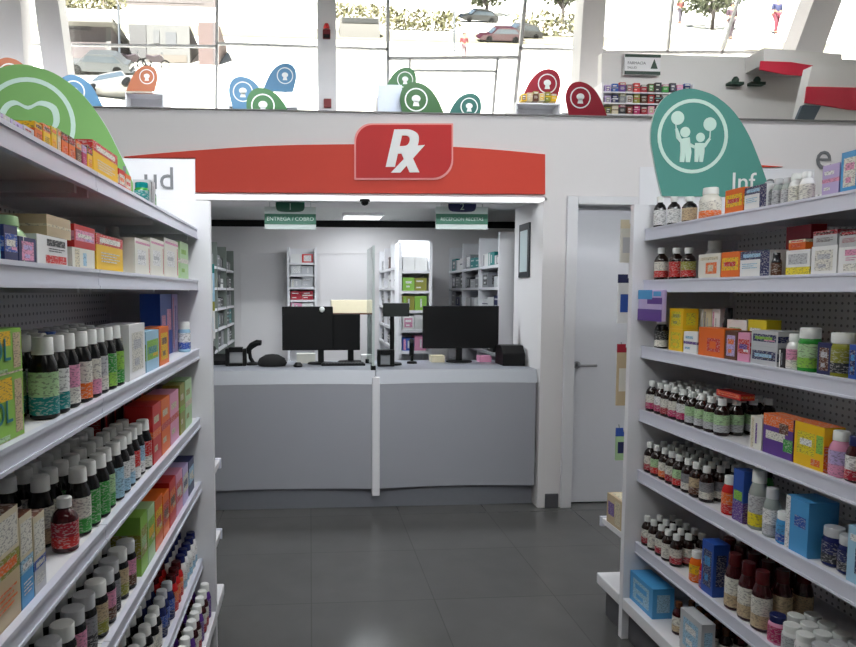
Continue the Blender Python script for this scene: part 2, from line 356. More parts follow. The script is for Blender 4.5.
pb = MB().lathe([(0, 0), (.095, .004), (.108, .025), (.09, .06), (.045, .085), (0, .09)], 20, sy=.6)
tag(pb.build('pouch', mat('black_fabric', (18, 18, 20), .8), None, gear(272, 4.62)), 'rounded black cloth pouch lying on counter before the first monitor', 'pouch')
tag(MB().lathe([(0, 0), (.03, 0), (.034, .012), (.02, .03), (0, .033)], 14, sy=1.5).build('computer_mouse', M_black, None, gear(298, 4.58)), 'small black mouse on the counter in front of the first monitor', 'mouse')
t = thing('keyboard', 'thin black keyboard lying under the half hidden monitor', 'keyboard', gear(343, 4.66))
MB().box((-.16, -.05, 0), (.16, .05, .014)).build('base', M_black, t, bevel=.003)
kb = MB()
for i in range(14):
    for j in range(4): kb.box((-.15 + i * .0215, -.042 + j * .021, .0142), (-.132 + i * .0215, -.025 + j * .021, .02))
kb.build('keys', mat('key_grey', (40, 42, 44), .5, noise=0), t)
for (px, Y, w_, d_, h_, c_, lb) in ((367, 4.84, .09, .08, .06, 'white', 'white paper pad beside the foot of the half hidden monitor'), (306, 4.84, .14, .1, .07, 'offwhite', 'pale paper box behind the first monitor stand'),
                                (437, 4.84, .1, .1, .05, 'cream', 'cream paper stack beneath the wide monitor'), (484, 4.84, .09, .1, .045, 'pink', 'pinkish paper stack beneath the wide monitor')):
    tag(MB().box((-w_ / 2, -d_ / 2, 0), (w_ / 2, d_ / 2, h_)).build('paper_stack', paint(c_), None, gear(px, Y)), lb, 'paper')
# hanging green signs
def hang_sign(px0, px1, words, tabtxt, tabcol, label):
    Y = 4.6; a, b = at(px0, 206.5, Y), at(px1, 229.5, Y); cx = (a.x + b.x) / 2
    t = thing('hanging_sign', label, 'sign', (cx, Y, b.z), 0, 'green service signs over the counter')
    hw, hh = (b.x - a.x) / 2, a.z - b.z
    MB().box((-hw, 0, 0), (hw, .012, hh)).build('panel', mat('sign_white', (214, 226, 222), .4, noise=0), t)
    M_g = mat('sign_green', (34, 110, 84), .4, noise=0)
    MB().box((-hw, -.004, hh * .22), (hw, -.0005, hh * .68)).build('stripe', M_g, t)
    MB().prism(smooth_poly([(-.1, hh * 1.25), (-.1, hh * .95), (-.07, hh * .78), (.07, hh * .78), (.1, hh * .95), (.1, hh * 1.25)], 3), -.006, -.0045).build('tab', mat('tab_' + tabcol, PAL[tabcol] if tabcol != 'green' else (26, 92, 70), .4, noise=0), t)
    text(words, hh * (.24 if len(words) < 16 else .2), (0, -.0055, hh * .38), t, mat('sign_text', (196, 220, 210), .5, noise=0), 'lettering', 0, .0004, 'CENTER')
    text(tabtxt, hh * .42, (0, -.0075, hh * .86), t, mat('sign_text', (196, 220, 210)), 'tab_number', 0, .0004, 'CENTER')
    for s in (-1, 1): MB().tube([(s * hw * .8, .006, hh), (s * hw * .8, .006, SOF - b.z)], .002, 6).build('cord', M_metal, t)
hang_sign(264.5, 316, 'ENTREGA / COBRO', '1', 'green', 'hanging white sign with green stripe and green tab over first monitor')
hang_sign(436, 487.5, 'RECEPCION RECETAS', '2', 'navy', 'hanging white sign with green stripe and dark blue tab over wide monitor')
# dispensary ceiling light
a, b = at(340, 221, 6.6), at(385, 214.5, 6.2)
cl = thing('ceiling_light', 'white rectangular ceiling light in the dispensary', 'light', ((a.x + b.x) / 2, 6.35, DCEIL))
MB().box((-.2, -.16, -.03), (.2, .16, -.0005)).build('frame', M_white, cl); MB().box((-.18, -.14, -.034), (.18, .14, -.0305)).build('diffuser', mat('lamp_diffuser', (255, 255, 255), .5, emit=2.5, noise=0), cl)
# ------------------------------------------------------------------ gondola shelving
GEND, BAY = 2.59, 1.2
LEVEL = ['top', 'second', 'third', 'fourth', 'fifth', 'sixth', 'bottom']
def zs_at(px, pys): return [at(px, y, GEND).z for y in pys]
_r, _l = (lambda px: at(px, 300, GEND).x), (lambda px: at(px, 300, GEND).x)
RACK = {
 'R': dict(s=1, xf=_r(643), xb=_r(732), base=_r(631.5), z=zs_at(643, [229.8, 281, 346.6, 410, 470, 542]) + [.185], nm='balloon-sign rack'),
 'L': dict(s=-1, xf=_l(198), xb=_l(108), base=_l(211.5), z=zs_at(198, [229.5, 281, 349.5, 418, 482, 559]) + [.185], nm='tooth-sign rack')}
M_rail = mat('price_rail_plastic', (214, 216, 230), .3, noise=.01)
def gondola(k, label):
    R = RACK[k]; s, xf, xb, xbase = R['s'], R['xf'], R['xb'], R['base']
    t = thing('shelving_rack', label, 'shelving', (xf, GEND - BAY, 0)); ox, oy = -xf, -(GEND - BAY)
    def bx(b, x0, y0, z0, x1, y1, z1, m=0): b.box((x0 + ox, y0 + oy, z0), (x1 + ox, y1 + oy, z1), m)
    b = MB(); bx(b, xb, GEND - 2 * BAY, .1, xb + s * .02, GEND - .001, 1.84); b.build('back_panel', M_peg, t)
    b = MB(); bx(b, xbase, GEND, 0, xb + s * .4, GEND + .03, 1.86); b.build('end_panel', M_white, t, bevel=.002)
    for i in range(2):
        y1 = GEND - i * BAY - .0015; y0 = y1 - BAY + .003
        b = MB(); bx(b, xbase, y0, R['z'][6] - .05, xb, y1, R['z'][6]); b.build('base_deck', M_white, t, bevel=.003)
        b = MB(); bx(b, xbase + s * .03, y0, 0, xbase + s * .05, y1, R['z'][6] - .051); b.build('kick_plate', M_dark, t)
        for z in R['z'][:6]:
            b = MB(); bx(b, xf + s * .012, y0, z - .022, xb, y1, z)
            for yy in (y0 + .03, (y0 + y1) / 2, y1 - .04): bx(b, xf + s * .03, yy, z - .045, xb, yy + .012, z - .0221)   # stiffeners
            sh = b.build('shelf', M_white, t)
            b = MB(); rh = .046 if k == 'R' else .037; bx(b, xf, y0, z - rh, xf + s * .0118, y1, z + .004); bx(b, xf - s * .003, y0, z - rh, xf - s * .0002, y1, z - rh + .007); bx(b, xf - s * .003, y0, z - .004, xf - s * .0002, y1, z + .004)
            b.build('price_rail', M_rail, sh)
    for i in range(3):
        b = MB(); y = GEND - i * BAY; bx(b, xb - s * .0, y - .02 if i else y - .021, 0, xb - s * .012, y + (.018 if i else -.002), 1.84); b.build('upright', M_white, t)
    return t
gondola('L', 'white shelving rack under the green tooth sign, filled with bottles and cartons')
gondola('R', 'white shelving rack under the teal balloon sign, filled with syrups and cartons')
HOOK = []
def endcap(k, zs, hooks, label):
    R = RACK[k]; s, xb = R['s'], R['base']; y0 = GEND + .0315; y1 = atX(596.5, 574, RACK['R']['base']).y; w_ = .78
    t = thing('endcap_shelving', label, 'shelving', (xb + s * w_ / 2, (y0 + y1) / 2, 0)); ox, oy = -t.location.x, -t.location.y
    def bx(b, x0, ya, z0, x1, yb, z1): b.box((x0 + ox, ya + oy, z0), (x1 + ox, yb + oy, z1))
    b = MB(); bx(b, xb + s * .02, y0, .1, xb + s * (w_ - .02), y0 + .015, 1.84); b.build('back_panel', M_peg, t)
    b = MB(); bx(b, xb, y0, .135, xb + s * w_, y1, .187); b.build('base_deck', M_white, t, bevel=.006)
    b = MB(); bx(b, xb + s * .03, y0, 0, xb + s * (w_ - .03), y1 - .04, .134); b.build('kick_plate', M_dark, t)
    for z in zs:
        b = MB(); bx(b, xb + s * .01, y0 + .016, z - .025, xb + s * (w_ - .01), y1 - .02, z); sh = b.build('shelf', M_white, t)
        b = MB(); bx(b, xb + s * .005, y1 - .0198, z - .04, xb + s * (w_ - .005), y1 - .006, z + .004); b.build('price_rail', M_rail, sh)
    for (x, z) in hooks:
        b = MB(); b.tube([(x + ox, y0 + .015 + oy, z), (x + ox, y0 + .2 + oy, z), (x + ox, y0 + .21 + oy, z + .02)], .003, 6); b.build('hook', M_metal, t)
    return t
_hx = RACK['R']['base'] + .082
RH = [(_hx, 1.80), (_hx, 1.56), (_hx, 1.25), (_hx, .87)]
endcap('R', [.455], RH, 'white end shelves facing the door, hung with packets and holding brown carton')
LHK = [(-.44, 1.60), (-.44, 1.44)]
endcap('L', [.76, .44], LHK, 'white end shelves facing the counter behind the tooth-sign rack')
# ------------------------------------------------------------------ category signs (leaf on a header board)
LEAF = [(-.83, -1.67), (-1.0, -1.1), (-1.12, -.6), (-1.22, -.08), (-1.17, .47), (-.97, .92), (-.64, 1.19), (-.19, 1.31), (.25, 1.25), (.69, 1.08), (1.19, .69), (1.64, .08), (1.97, -.58), (2.19, -1.08), (2.42, -1.67)]
LEAF_S = smooth_poly(LEAF, 4)
def leaf_poly(r, mir=1): return [(x * r * mir, z * r) for x, z in (LEAF_S if mir > 0 else LEAF_S)][::mir]
M_lgreen = mat('sign_leaf_green', (126, 176, 104), .55, spec=.25, noise=.01); M_lteal = mat('sign_leaf_teal', (84, 146, 136), .55, spec=.25, noise=.01)
M_pale = mat('sign_pale_print', (206, 232, 220), .4, noise=0); M_edge = mat('sign_edge', (190, 214, 206), .4, noise=0)
YB = GEND + .028
def cat_sign(k, px, py, rpx, leafm, board, words, wpx, wsize, label, icon):
    c = at(px, py, YB); r = rpx / F_PX * YB; a, b = at(board[0], board[1], YB), at(board[2], board[3], YB)
    t = thing('category_sign', label, 'sign', (c.x, YB, 1.861)); ox, oz = -c.x, -1.861; cz = c.z + oz
    MB().box((a.x + ox, -.002, 0), (b.x + ox, .002, a.z + oz)).build('header_board', M_white, t)
    lf = MB().prism([(x, z + cz) for x, z in leaf_poly(r)], -.012, -.0025, 0, 1).build('leaf_panel', [leafm, M_edge], t)
    MB().ring(0, cz, r * .93, r * 1.03, -.0138, -.0122).build('ring', M_pale, lf)
    ic = MB(); icon(ic, cz, r); ic.build('pictogram', M_pale, lf)
    wpos = at(wpx[0], wpx[1], YB)
    return t, wpos, oz
def kids(b, cz, r):
    y0, y1 = -.0142, -.0122; u = r / 36.
    def P(x, y): return ((x - 255) / 4.98 * u, cz - (y - 285) / 4.98 * u)
    for cx, cy, rr in ((172, 196, 34), (342, 224, 34), (214, 265, 26), (295, 290, 23)): x, z = P(cx, cy); b.disc(x, z, rr / 4.98 * u, y0, y1)
    for pts in ([(188, 300), (238, 290), (250, 365), (244, 414), (222, 414), (219, 370), (214, 414), (190, 414), (192, 360)], [(268, 318), (318, 318), (318, 365), (312, 412), (294, 412), (291, 372), (287, 412), (268, 412), (266, 360)],
                [(160, 250), (172, 246), (196, 300), (190, 318), (168, 296)], [(340, 290), (350, 298), (322, 340), (312, 326)], [(240, 318), (268, 332), (266, 346), (240, 336)],
                [(160, 228), (166, 228), (170, 250), (163, 250)], [(343, 256), (348, 256), (347, 292), (341, 292)]):
        b.prism([P(*p) for p in pts][::-1], y0 - .0003, y1)
def tooth(b, cz, r):
    u = r
    pts = smooth_poly([(-.55, .38), (-.3, .52), (0, .4), (.3, .52), (.62, .4), (.68, .05), (.5, -.25), (.42, -.72), (.22, -.75), (.08, -.3), (-.08, -.3), (-.22, -.75), (-.42, -.72), (-.48, -.25), (-.68, .02)], 4, True)
    n = len(pts)
    for i in range(n):
        (x, z), (x2, z2) = pts[i], pts[(i + 1) % n]
        b.prism([(x * u, cz + z * u), (x2 * u, cz + z2 * u), (x2 * u * .8, cz + z2 * u * .8), (x * u * .8, cz + z * u * .8)], -.0142, -.0122)
ts, wpos, oz = cat_sign('L', 30, 125, 42, M_lgreen, (20, 157, 195.5, 215), '', (112, 192), 0, 'green leaf-shaped sign with white tooth pictogram on white header board', tooth)
d = at(143, 189, YB)
text('Sal', .125, (0, 0, 0), ts, M_greylet).location = (d.x - ts.location.x - .19, -.0145, d.z + oz)
text('ud', .125, (d.x - ts.location.x, -.004, d.z + oz), ts, M_greylet)
ts, wpos, oz = cat_sign('R', 691, 137, 36, M_lteal, (640, 167, 812, 215), '', (728, 190), 0, 'teal leaf-shaped sign with two children holding balloons, on white header board', kids)
d = at(728.5, 190.5, YB); e = at(765, 190.5, YB)
text('Inf', .105, (d.x - ts.location.x, -.0135, d.z + oz), ts, M_wlet); text('antil', .105, (e.x - ts.location.x, -.004, e.z + oz), ts, M_greylet)
# ------------------------------------------------------------------ products
ITEMS = []          # [rack, level, row, description, object, distance along the rack, category]
def part_obj(me, name, parent): return place(me, name, parent)
PROTO = {}
def label_paint(n):
    nm = 'label_' + n
    if nm in MATS: return MATS[nm]
    m, nt, b = node_mat(nm); c = PAL[n]; lum = sum(c) / 3; ink = (64, 62, 78) if lum > 120 else (206, 204, 200)
    tc = nt.nodes.new('ShaderNodeTexCoord'); mp = nt.nodes.new('ShaderNodeMapping'); mp.inputs['Scale'].default_value = (120, 120, 330)
    nz = nt.nodes.new('ShaderNodeTexNoise'); nz.inputs['Scale'].default_value = 1; nz.inputs['Detail'].default_value = 1
    nt.links.new(tc.outputs['Object'], mp.inputs[0]); nt.links.new(mp.outputs[0], nz.inputs['Vector'])
    f = fmath(nt, 'MULTIPLY', fmath(nt, 'GREATER_THAN', nz.outputs['Fac'], .56), .5)
    mx = nt.nodes.new('ShaderNodeMix'); mx.data_type = 'RGBA'; nt.links.new(f, mx.inputs[0]); mx.inputs[6].default_value = lin(c) + (1,); mx.inputs[7].default_value = lin(ink) + (1,)
    nt.links.new(mx.outputs[2], b.inputs['Base Color']); b.inputs['Roughness'].default_value = .45
    MATS[nm] = m; return m
def bottle_proto(kind, h, r, body, cap, label):
    key = (kind, round(h, 3), round(r, 3), body, cap, label)
    if key in PROTO: return PROTO[key]
    bm = {'amber': mat('amber_glass', (30, 13, 8), .12, noise=0, coat=.3), 'wine': mat('dark_red_syrup', (58, 8, 14), .12, noise=0, coat=.3), 'clear': M_clear}.get(body) or gloss(body)
    cm = M_cap if cap == 'white' else gloss(cap)
    labs = [label_paint(c) for c in label]; nl = len(labs); parts = []; n = 14
    if kind == 'syrup':
        parts.append(('glass_body', MB().lathe([(0, 0), (r - .003, 0), (r, .003), (r, .62 * h), (r * .8, .72 * h), (r * .45, .79 * h), (r * .42, .845 * h), (0, .845 * h)], n).mesh('glass_body', bm)))
        parts.append(('cap', MB().lathe([(r * .44, .82 * h), (r * .56, .82 * h), (r * .56, .985 * h), (r * .5, h), (0, h)], n).mesh('cap', cm)))
        z0, z1 = .1 * h, .57 * h
    elif kind == 'jar':
        parts.append(('jar_body', MB().lathe([(0, 0), (r - .004, 0), (r, .004), (r, .68 * h), (r * .86, .76 * h), (0, .76 * h)], n).mesh('jar_body', bm)))
        parts.append(('lid', MB().lathe([(r * .7, .75 * h), (r * .9, .765 * h), (r * .9, .98 * h), (r * .84, h), (0, h)], n).mesh('lid', cm)))
        z0, z1 = .1 * h, .64 * h
    else:   # tall plastic bottle with a cone shoulder and broad cap
        parts.append(('bottle_body', MB().lathe([(0, 0), (r - .004, 0), (r, .004), (r, .6 * h), (r * .9, .68 * h), (r * .62, .8 * h), (0, .8 * h)], n).mesh('bottle_body', bm)))
        parts.append(('cap', MB().lathe([(r * .5, .79 * h), (r * .74, .79 * h), (r * .7, .985 * h), (r * .64, h), (0, h)], n).mesh('cap', cm)))
        z0, z1 = .06 * h, .58 * h
    if labs:
        pr = [(r + .0005, z0, 0)] + [(r + .0005, z0 + (z1 - z0) * ([.42, 1] if nl == 2 else [1])[i], min(i + 1, nl - 1)) for i in range(nl)]
        parts.append(('paper_label', MB().lathe(pr, n).mesh('paper_label', labs)))
    PROTO[key] = parts; return parts
def add_item(rack, lvl, row, desc, o, y, cat): ITEMS.append([rack, lvl, row, desc, o, y, cat])
def bottle(rack, lvl, row, x, y, kind, h, r, body, cap, label, desc, name='medicine_bottle', group=None):
    o = thing(name, '', 'bottle' if 'jar' not in name else 'jar', (x, y, RACK[rack]['z'][lvl] + .0005), random.uniform(0, 6))
    for nm, me in bottle_proto(kind, h, r, body, cap, label): part_obj(me, nm, o)
    if group: o['group'] = group
    add_item(rack, lvl, row, desc, o, y, o['category']); return o
ROW = ['front', 'second', 'third', 'fourth', 'fifth']
def bottles(rack, lvl, px_far, n, rows, pitch, kind, h, r, pick, name='medicine_bottle', setback=.014, skip=0, px_y=None, jit=.003):
    R = RACK[rack]; s = R['s']; X = R['xf'] + s * (setback + r)
    y0 = min(atX(px_far, 300, X).y, GEND - .006) - r
    for j in range(rows):
        for i in range(n):
            if j < rows and (i, j) in (skip or ()): continue
            body, cap, label, desc = pick(i, j)
            bottle(rack, lvl, j, X + s * j * pitch * 1.02 + random.uniform(-jit, jit), y0 - i * pitch + random.uniform(-jit, jit), kind, h, r, body, cap, label, desc, name, 'bottles on the %s shelf of the %s' % (LEVEL[lvl], R['nm']))
def prints(style, c):
    P = []
    lines = lambda u0, u1, v0, n, col: [('f', u0, v0 - i * .075, u1 - (.12 if i % 2 else 0), v0 - i * .075 + .03, col) for i in range(n)]
    if style == 'band': P += [('f', 0, .72, 1, 1, c[0]), ('e', 0, .72, 1, 1, c[0]), ('t', 0, 0, 1, 1, c[0]), ('f', .12, .78, .88, .92, c[1])] + lines(.15, .85, .5, 4, c[1])
    elif style == 'bar': P += [('f', .3, .68, .92, .9, c[0]), ('f', .25, .12, .95, .38, c[1]), ('e', .1, .15, .9, .4, c[1])] + lines(.35, .9, .58, 2, c[0])
    elif style == 'block': P += [('f', .15, .15, .85, .85, c[0]), ('f', .25, .55, .75, .72, c[1]), ('f', .3, .25, .6, .38, c[1]), ('e', .2, .2, .8, .8, c[0])]
    elif style == 'swirl': P += [('f', .06, .3, .94, .78, c[0]), ('f', .15, .45, .8, .62, c[1]), ('f', .5, .36, .9, .44, c[2 % len(c)]), ('e', 0, .3, 1, .7, c[0])]
    elif style == 'half': P += [('f', 0, 0, .5, 1, c[0]), ('f', .56, .4, .94, .75, c[1]), ('e', 0, 0, 1, 1, c[0]), ('f', .1, .5, .42, .66, c[1])]
    elif style == 'lshape': P += [('f', 0, .68, 1, 1, c[0]), ('f', .7, 0, 1, .68, c[0]), ('f', .1, .76, .7, .9, c[1]), ('t', 0, 0, 1, 1, c[1])] + lines(.08, .6, .5, 3, c[1])
    elif style == 'spine': P += [('f', .1, .06, .3, .94, c[0]), ('f', .45, .2, .6, .8, c[1]), ('e', .2, .3, .8, .7, c[0])]
    elif style == 'drop': P += [('f', .35, .2, .85, .65, c[0]), ('f', .45, .3, .7, .55, c[1]), ('f', .1, .75, .9, .87, c[1])]
    elif style == 'stripe': P += [('f', .0, .44, 1, .56, c[0]), ('e', 0, .44, 1, .56, c[0]), ('f', .12, .68, .7, .8, c[1]), ('f', .12, .2, .5, .3, c[1])]
    return P
def carton_mesh(w_, d, h, base, P):
    names = [base]; b = MB(); b.box((-w_ / 2, 0, 0), (w_ / 2, d, h)); e = .0004
    for i, (f, u0, v0, u1, v1, col) in enumerate(P):
        if col not in names: names.append(col)
        m = names.index(col); q_ = e + i * .00012
        if f == 'f': pts = [(-w_ / 2 + u0 * w_, -q_, v0 * h), (-w_ / 2 + u1 * w_, -q_, v0 * h), (-w_ / 2 + u1 * w_, -q_, v1 * h), (-w_ / 2 + u0 * w_, -q_, v1 * h)]; b.v += pts; k = len(b.v) - 4; b.face([k, k + 1, k + 2, k + 3], m)
        elif f == 't': pts = [(-w_ / 2 + u0 * w_, v0 * d, h + q_), (-w_ / 2 + u1 * w_, v0 * d, h + q_), (-w_ / 2 + u1 * w_, v1 * d, h + q_), (-w_ / 2 + u0 * w_, v1 * d, h + q_)]; b.v += pts; k = len(b.v) - 4; b.face([k, k + 1, k + 2, k + 3], m)
        else:
            for sx in (-1, 1):
                x = sx * (w_ / 2 + q_); pts = [(x, u0 * d, v0 * h), (x, u1 * d, v0 * h), (x, u1 * d, v1 * h), (x, u0 * d, v1 * h)]; b.v += pts; k = len(b.v) - 4; b.face([k, k + 1, k + 2, k + 3][::sx], m)
    return b.mesh('medicine_carton', [paint(n) for n in names[:1]] + [label_paint(n) for n in names[1:]])
def carton(rack, lvl, px0, px1, pytop, depth, base, style, cols, desc, back=.0135, on=0., row=0, h=None, name='medicine_carton', P=None):
    R = RACK[rack]; s = R['s']; X = R['xf'] + s * back
    ya, yb = atX(px0, 300, X).y, atX(px1, 300, X).y; w_ = abs(ya - yb) - .002; ym = min((ya + yb) / 2, GEND - .004 - w_ / 2)
    zs = R['z'][lvl] + .0005 + on
    if h is None: h = atX((px0 + px1) / 2, pytop, X).z - zs
    h = max(h, .02)
    o = place(carton_mesh(w_, depth, h, base, P if P is not None else prints(style, cols)), name, None, (X, ym, zs), -s * PI / 2)
    o['category'] = 'box'; add_item(rack, lvl, row, desc, o, ym, 'box'); o['_h'] = h; return o
def single(rack, lvl, px, pytop, r, kind, body, cap, label, desc, back=.0135, row=0, name='medicine_bottle', h=None):
    R = RACK[rack]; s = R['s']; X = R['xf'] + s * (back + r); p = atX(px, pytop, X)
    return bottle(rack, lvl, row, X, min(p.y, GEND - r - .004), kind, h or max(.05, p.z - R['z'][lvl]), r, body, cap, label, desc, name)
# ---- balloon-sign rack (R)
R0 = 'R'
for i, (px, lab, ds) in enumerate(((660.5, ('white',), 'small dark bottle with white label nearest the counter'), (674.5, ('white',), 'second small dark bottle with white label'), (690, ('beige',), 'small dark bottle with beige label'))):
    single(R0, 0, px, 197, .0235 if i < 2 else .026, 'syrup', 'black', 'white', lab, ds)
single(R0, 0, 711, 188, .036, 'tall', 'offwhite', 'white', ('orange', 'offwhite'), 'white bottle with orange label beside orange carton')
carton(R0, 0, 721, 739, 190, .06, 'orange', 'swirl', ['yellow', 'red'], 'orange carton with yellow print')
carton(R0, 0, 740, 762, 187, .06, 'white', 'lshape', ['navy', 'paleblue'], 'white carton with dark blue corner')
for i, (px, t_) in enumerate(((769, 182), (779, 179), (788, 178))): single(R0, 0, px, t_, .016, 'tall', 'clear', 'lightgrey', ('lightgrey',), 'slim clear bottle with grey label')
for i, (px, t_) in enumerate(((797, 174), (808, 172))): single(R0, 0, px, t_, .019, 'tall', 'white', 'white', ('offwhite',), 'all-white plastic bottle')
carton(R0, 0, 816, 833, 166, .08, 'lilac', 'stripe', ['pink', 'white'], 'lilac and pink carton')
carton(R0, 0, 834, 852, 153, .08, 'sky', 'block', ['offwhite', 'pink'], 'sky blue carton with pale window print')
carton(R0, 0, 852.5, 858, 151, .07, 'navy', 'stripe', ['blue', 'sky'], 'narrow dark blue carton')
for i, (px, lab, ds) in enumerate(((662, ('red', 'offwhite'), 'dark bottle with red and white label'), (677, ('red',), 'dark bottle with red label'), (689, ('red', 'olive'), 'dark bottle with red and olive label'))):
    single(R0, 1, px, 248, .0265, 'syrup', 'amber', 'white', lab, ds)
carton(R0, 1, 697, 719, 254, .06, 'offwhite', 'drop', ['orange', 'cream'], 'white carton with orange drop print')
single(R0, 1, 715, 241, .032, 'tall', 'white', 'white', (), 'large white bottle rising behind the drop-print carton', back=.09, row=1)
carton(R0, 1, 719.5, 738, 252, .06, 'orange', 'swirl', ['yellow', 'red'], 'orange carton with yellow print')
carton(R0, 1, 738.5, 768, 251, .06, 'white', 'lshape', ['navy', 'paleblue'], 'white carton with dark blue corner')
single(R0, 1, 777, 253, .014, 'tall', 'charcoal', 'charcoal', ('brown',), 'thin dark bottle beside the dark blue cornered carton')
c_ = carton(R0, 1, 784, 808, 250, .08, 'white', 'bar', ['lightgrey', 'lemon'], 'white carton with yellow band', P=[('f', 0, 0, 1, .34, 'lemon'), ('f', .1, .45, .9, .85, 'lightgrey'), ('e', 0, 0, 1, .34, 'lemon')])
carton(R0, 1, 786, 803, 240, .07, 'orange', 'band', ['cream', 'red'], 'small orange carton lying on the yellow-banded carton', on=c_['_h'] + .0006)
c_ = carton(R0, 1, 809, 835, 246, .09, 'white', 'block', ['offwhite', 'lightgrey'], 'plain white carton with faint print')
carton(R0, 1, 810, 834, 231, .08, 'lightgrey', 'band', ['crimson', 'wine'], 'grey carton with dark red top stacked on plain white carton', on=c_['_h'] + .0006)
c_ = carton(R0, 1, 836, 858, 247, .09, 'white', 'bar', ['pink', 'offwhite'], 'white carton with pinkish square')
carton(R0, 1, 836, 858, 231, .08, 'lightgrey', 'band', ['wine', 'crimson'], 'grey carton with maroon top stacked on pink-square carton', on=c_['_h'] + .0006)
carton(R0, 1, 783, 808, 226, .05, 'crimson', 'stripe', ['red', 'crimson'], 'red carton standing behind the yellow-banded carton', back=.12, row=1)
single(R0, 2, 662, 318, .026, 'tall', 'black', 'white', ('offwhite', 'charcoal'), 'small black bottle with white cap at the end panel')
c_ = carton(R0, 2, 670, 684, 329, .06, 'yellow', 'block', ['lemon', 'yellow'], 'lower yellow carton of the stacked pair')
carton(R0, 2, 670, 684, 308.5, .06, 'yellow', 'block', ['lemon', 'olive'], 'upper yellow carton of the stacked pair', on=c_['_h'] + .0006)
carton(R0, 2, 685, 699, 332, .04, 'white', 'stripe', ['purple', 'paleblue'], 'short white carton with violet stripe')
for i, px in enumerate((687, 695.5, 704, 712.5)): carton(R0, 2, px, px + 8.2, 309, .05, ('offwhite', 'white', 'cream', 'white')[i], 'spine', [('lightgrey', 'beige', 'grey', 'pink')[i], 'lightgrey'], ('tall ivory carton spine', 'tall white carton spine', 'tall cream carton spine', 'tall white carton spine with pink mark')[i], back=.085, row=1)
carton(R0, 2, 700, 726, 328, .06, 'orange', 'drop', ['red', 'orange'], 'bright orange carton')
single(R0, 2, 729, 308, .018, 'tall', 'black', 'charcoal', ('grey',), 'thin black bottle behind the bright orange carton', back=.085, row=1)
carton(R0, 2, 726.5, 739, 331, .06, 'brown', 'block', ['lilac', 'orange'], 'brown and mauve carton')
carton(R0, 2, 739.5, 752, 333, .06, 'pink', 'swirl', ['red', 'purple', 'white'], 'pink and red carton with violet edge')
carton(R0, 2, 728, 748, 320, .05, 'white', 'stripe', ['lightgrey', 'palegreen'], 'white carton lying behind the mauve carton', back=.085, row=1)
carton(R0, 2, 749, 768, 320, .05, 'lemon', 'stripe', ['yellow', 'white'], 'yellow carton lying behind the swirl-print cartons', back=.085, row=1)
c_ = carton(R0, 2, 753, 780, 347, .07, 'lightgrey', 'swirl', ['navy', 'paleblue', 'charcoal'], 'grey carton with dark blue swirl, lower of the pair')
carton(R0, 2, 753, 780, 331, .07, 'lightgrey', 'swirl', ['navy', 'lime', 'pink'], 'grey carton with dark blue swirl, upper of the pair', on=c_['_h'] + .0006)
carton(R0, 2, 781, 788, 349, .05, 'black', 'spine', ['white', 'grey'], 'narrow black carton with white spine marks')
carton(R0, 2, 781, 790, 331, .05, 'offwhite', 'spine', ['lightgrey', 'white'], 'narrow ivory carton standing behind black carton', back=.085, row=1)
single(R0, 2, 796, 334, .023, 'tall', 'white', 'white', ('offwhite', 'pink'), 'white pump-shaped bottle beside green-label jar')
single(R0, 2, 811, 328, .029, 'jar', 'green', 'white', ('lime', 'palegreen'), 'green jar with broad white lid', name='pill_jar')
carton(R0, 2, 820, 834, 343, .06, 'navy', 'block', ['brown', 'lightgrey'], 'dark blue carton with brown picture')
single(R0, 2, 844, 333, .031, 'jar', 'olive', 'white', ('charcoal', 'olive'), 'dark olive jar with broad white lid', name='pill_jar')
carton(R0, 2, 852, 860, 345, .06, 'blue', 'block', ['navy', 'sky'], 'blue carton cut by the picture edge')
def mag(i, j): return ('amber', 'white', (('magenta', 'offwhite'), ('magenta', 'white'), ('crimson', 'offwhite'))[i % 3], 'amber syrup bottle') if i < 5 else ('amber', 'white', (('lightgrey', 'palegreen'),)[0], 'grey-green label syrup bottle')
bottles(R0, 3, 649, 9, 4, .056, 'syrup', .128, .0245, mag, 'syrup_bottle', setback=.014)
carton(R0, 3, 756, 768, 418, .05, 'offwhite', 'spine', ['cream', 'purple'], 'narrow ivory carton beside yellow-purple carton')
carton(R0, 3, 720, 745, 399, .05, 'red', 'swirl', ['orange', 'red'], 'red and orange packet lying over the syrup bottles', on=.13, back=.06, row=0, h=.022)
carton(R0, 3, 769, 800, 418, .06, 'purple', 'swirl', ['purple', 'offwhite', 'green'], 'orange carton with purple print', P=[('f', 0, .72, 1, 1, 'orange'), ('t', 0, 0, 1, 1, 'orange'), ('f', .1, .4, .75, .6, 'offwhite'), ('f', .7, .2, 1, .5, 'green'), ('f', .55, .6, .85, .85, 'brown')])
carton(R0, 3, 801, 832, 426, .06, 'yellow', 'block', ['lemon', 'orange'], 'yellow carton with lime print', P=[('f', .1, .3, .7, .8, 'lemon'), ('f', .2, .5, .6, .65, 'white'), ('f', .75, .4, .97, .8, 'lime'), ('f', .6, .1, .9, .25, 'orange'), ('t', 0, 0, 1, 1, 'orange'), ('e', 0, 0, 1, .6, 'orange')])
single(R0, 3, 842, 431, .027, 'tall', 'pink', 'white', ('pink', 'lilac'), 'pink bottle with white cap')
single(R0, 3, 857, 436, .022, 'tall', 'wine', 'navy', ('crimson', 'white'), 'dark red bottle with blue cap')
def wl(i, j): return ('amber', 'white', (('crimson', 'offwhite'), ('red', 'palegreen'), ('orange', 'offwhite'))[i % 3], 'amber syrup bottle') if i < 5 else ('amber', 'white', (('brown', 'beige'), ('offwhite', 'grey'))[i % 2], 'tan-label amber bottle')
bottles(R0, 4, 644, 8, 4, .054, 'syrup', .128, .0235, wl, 'syrup_bottle', setback=.014)
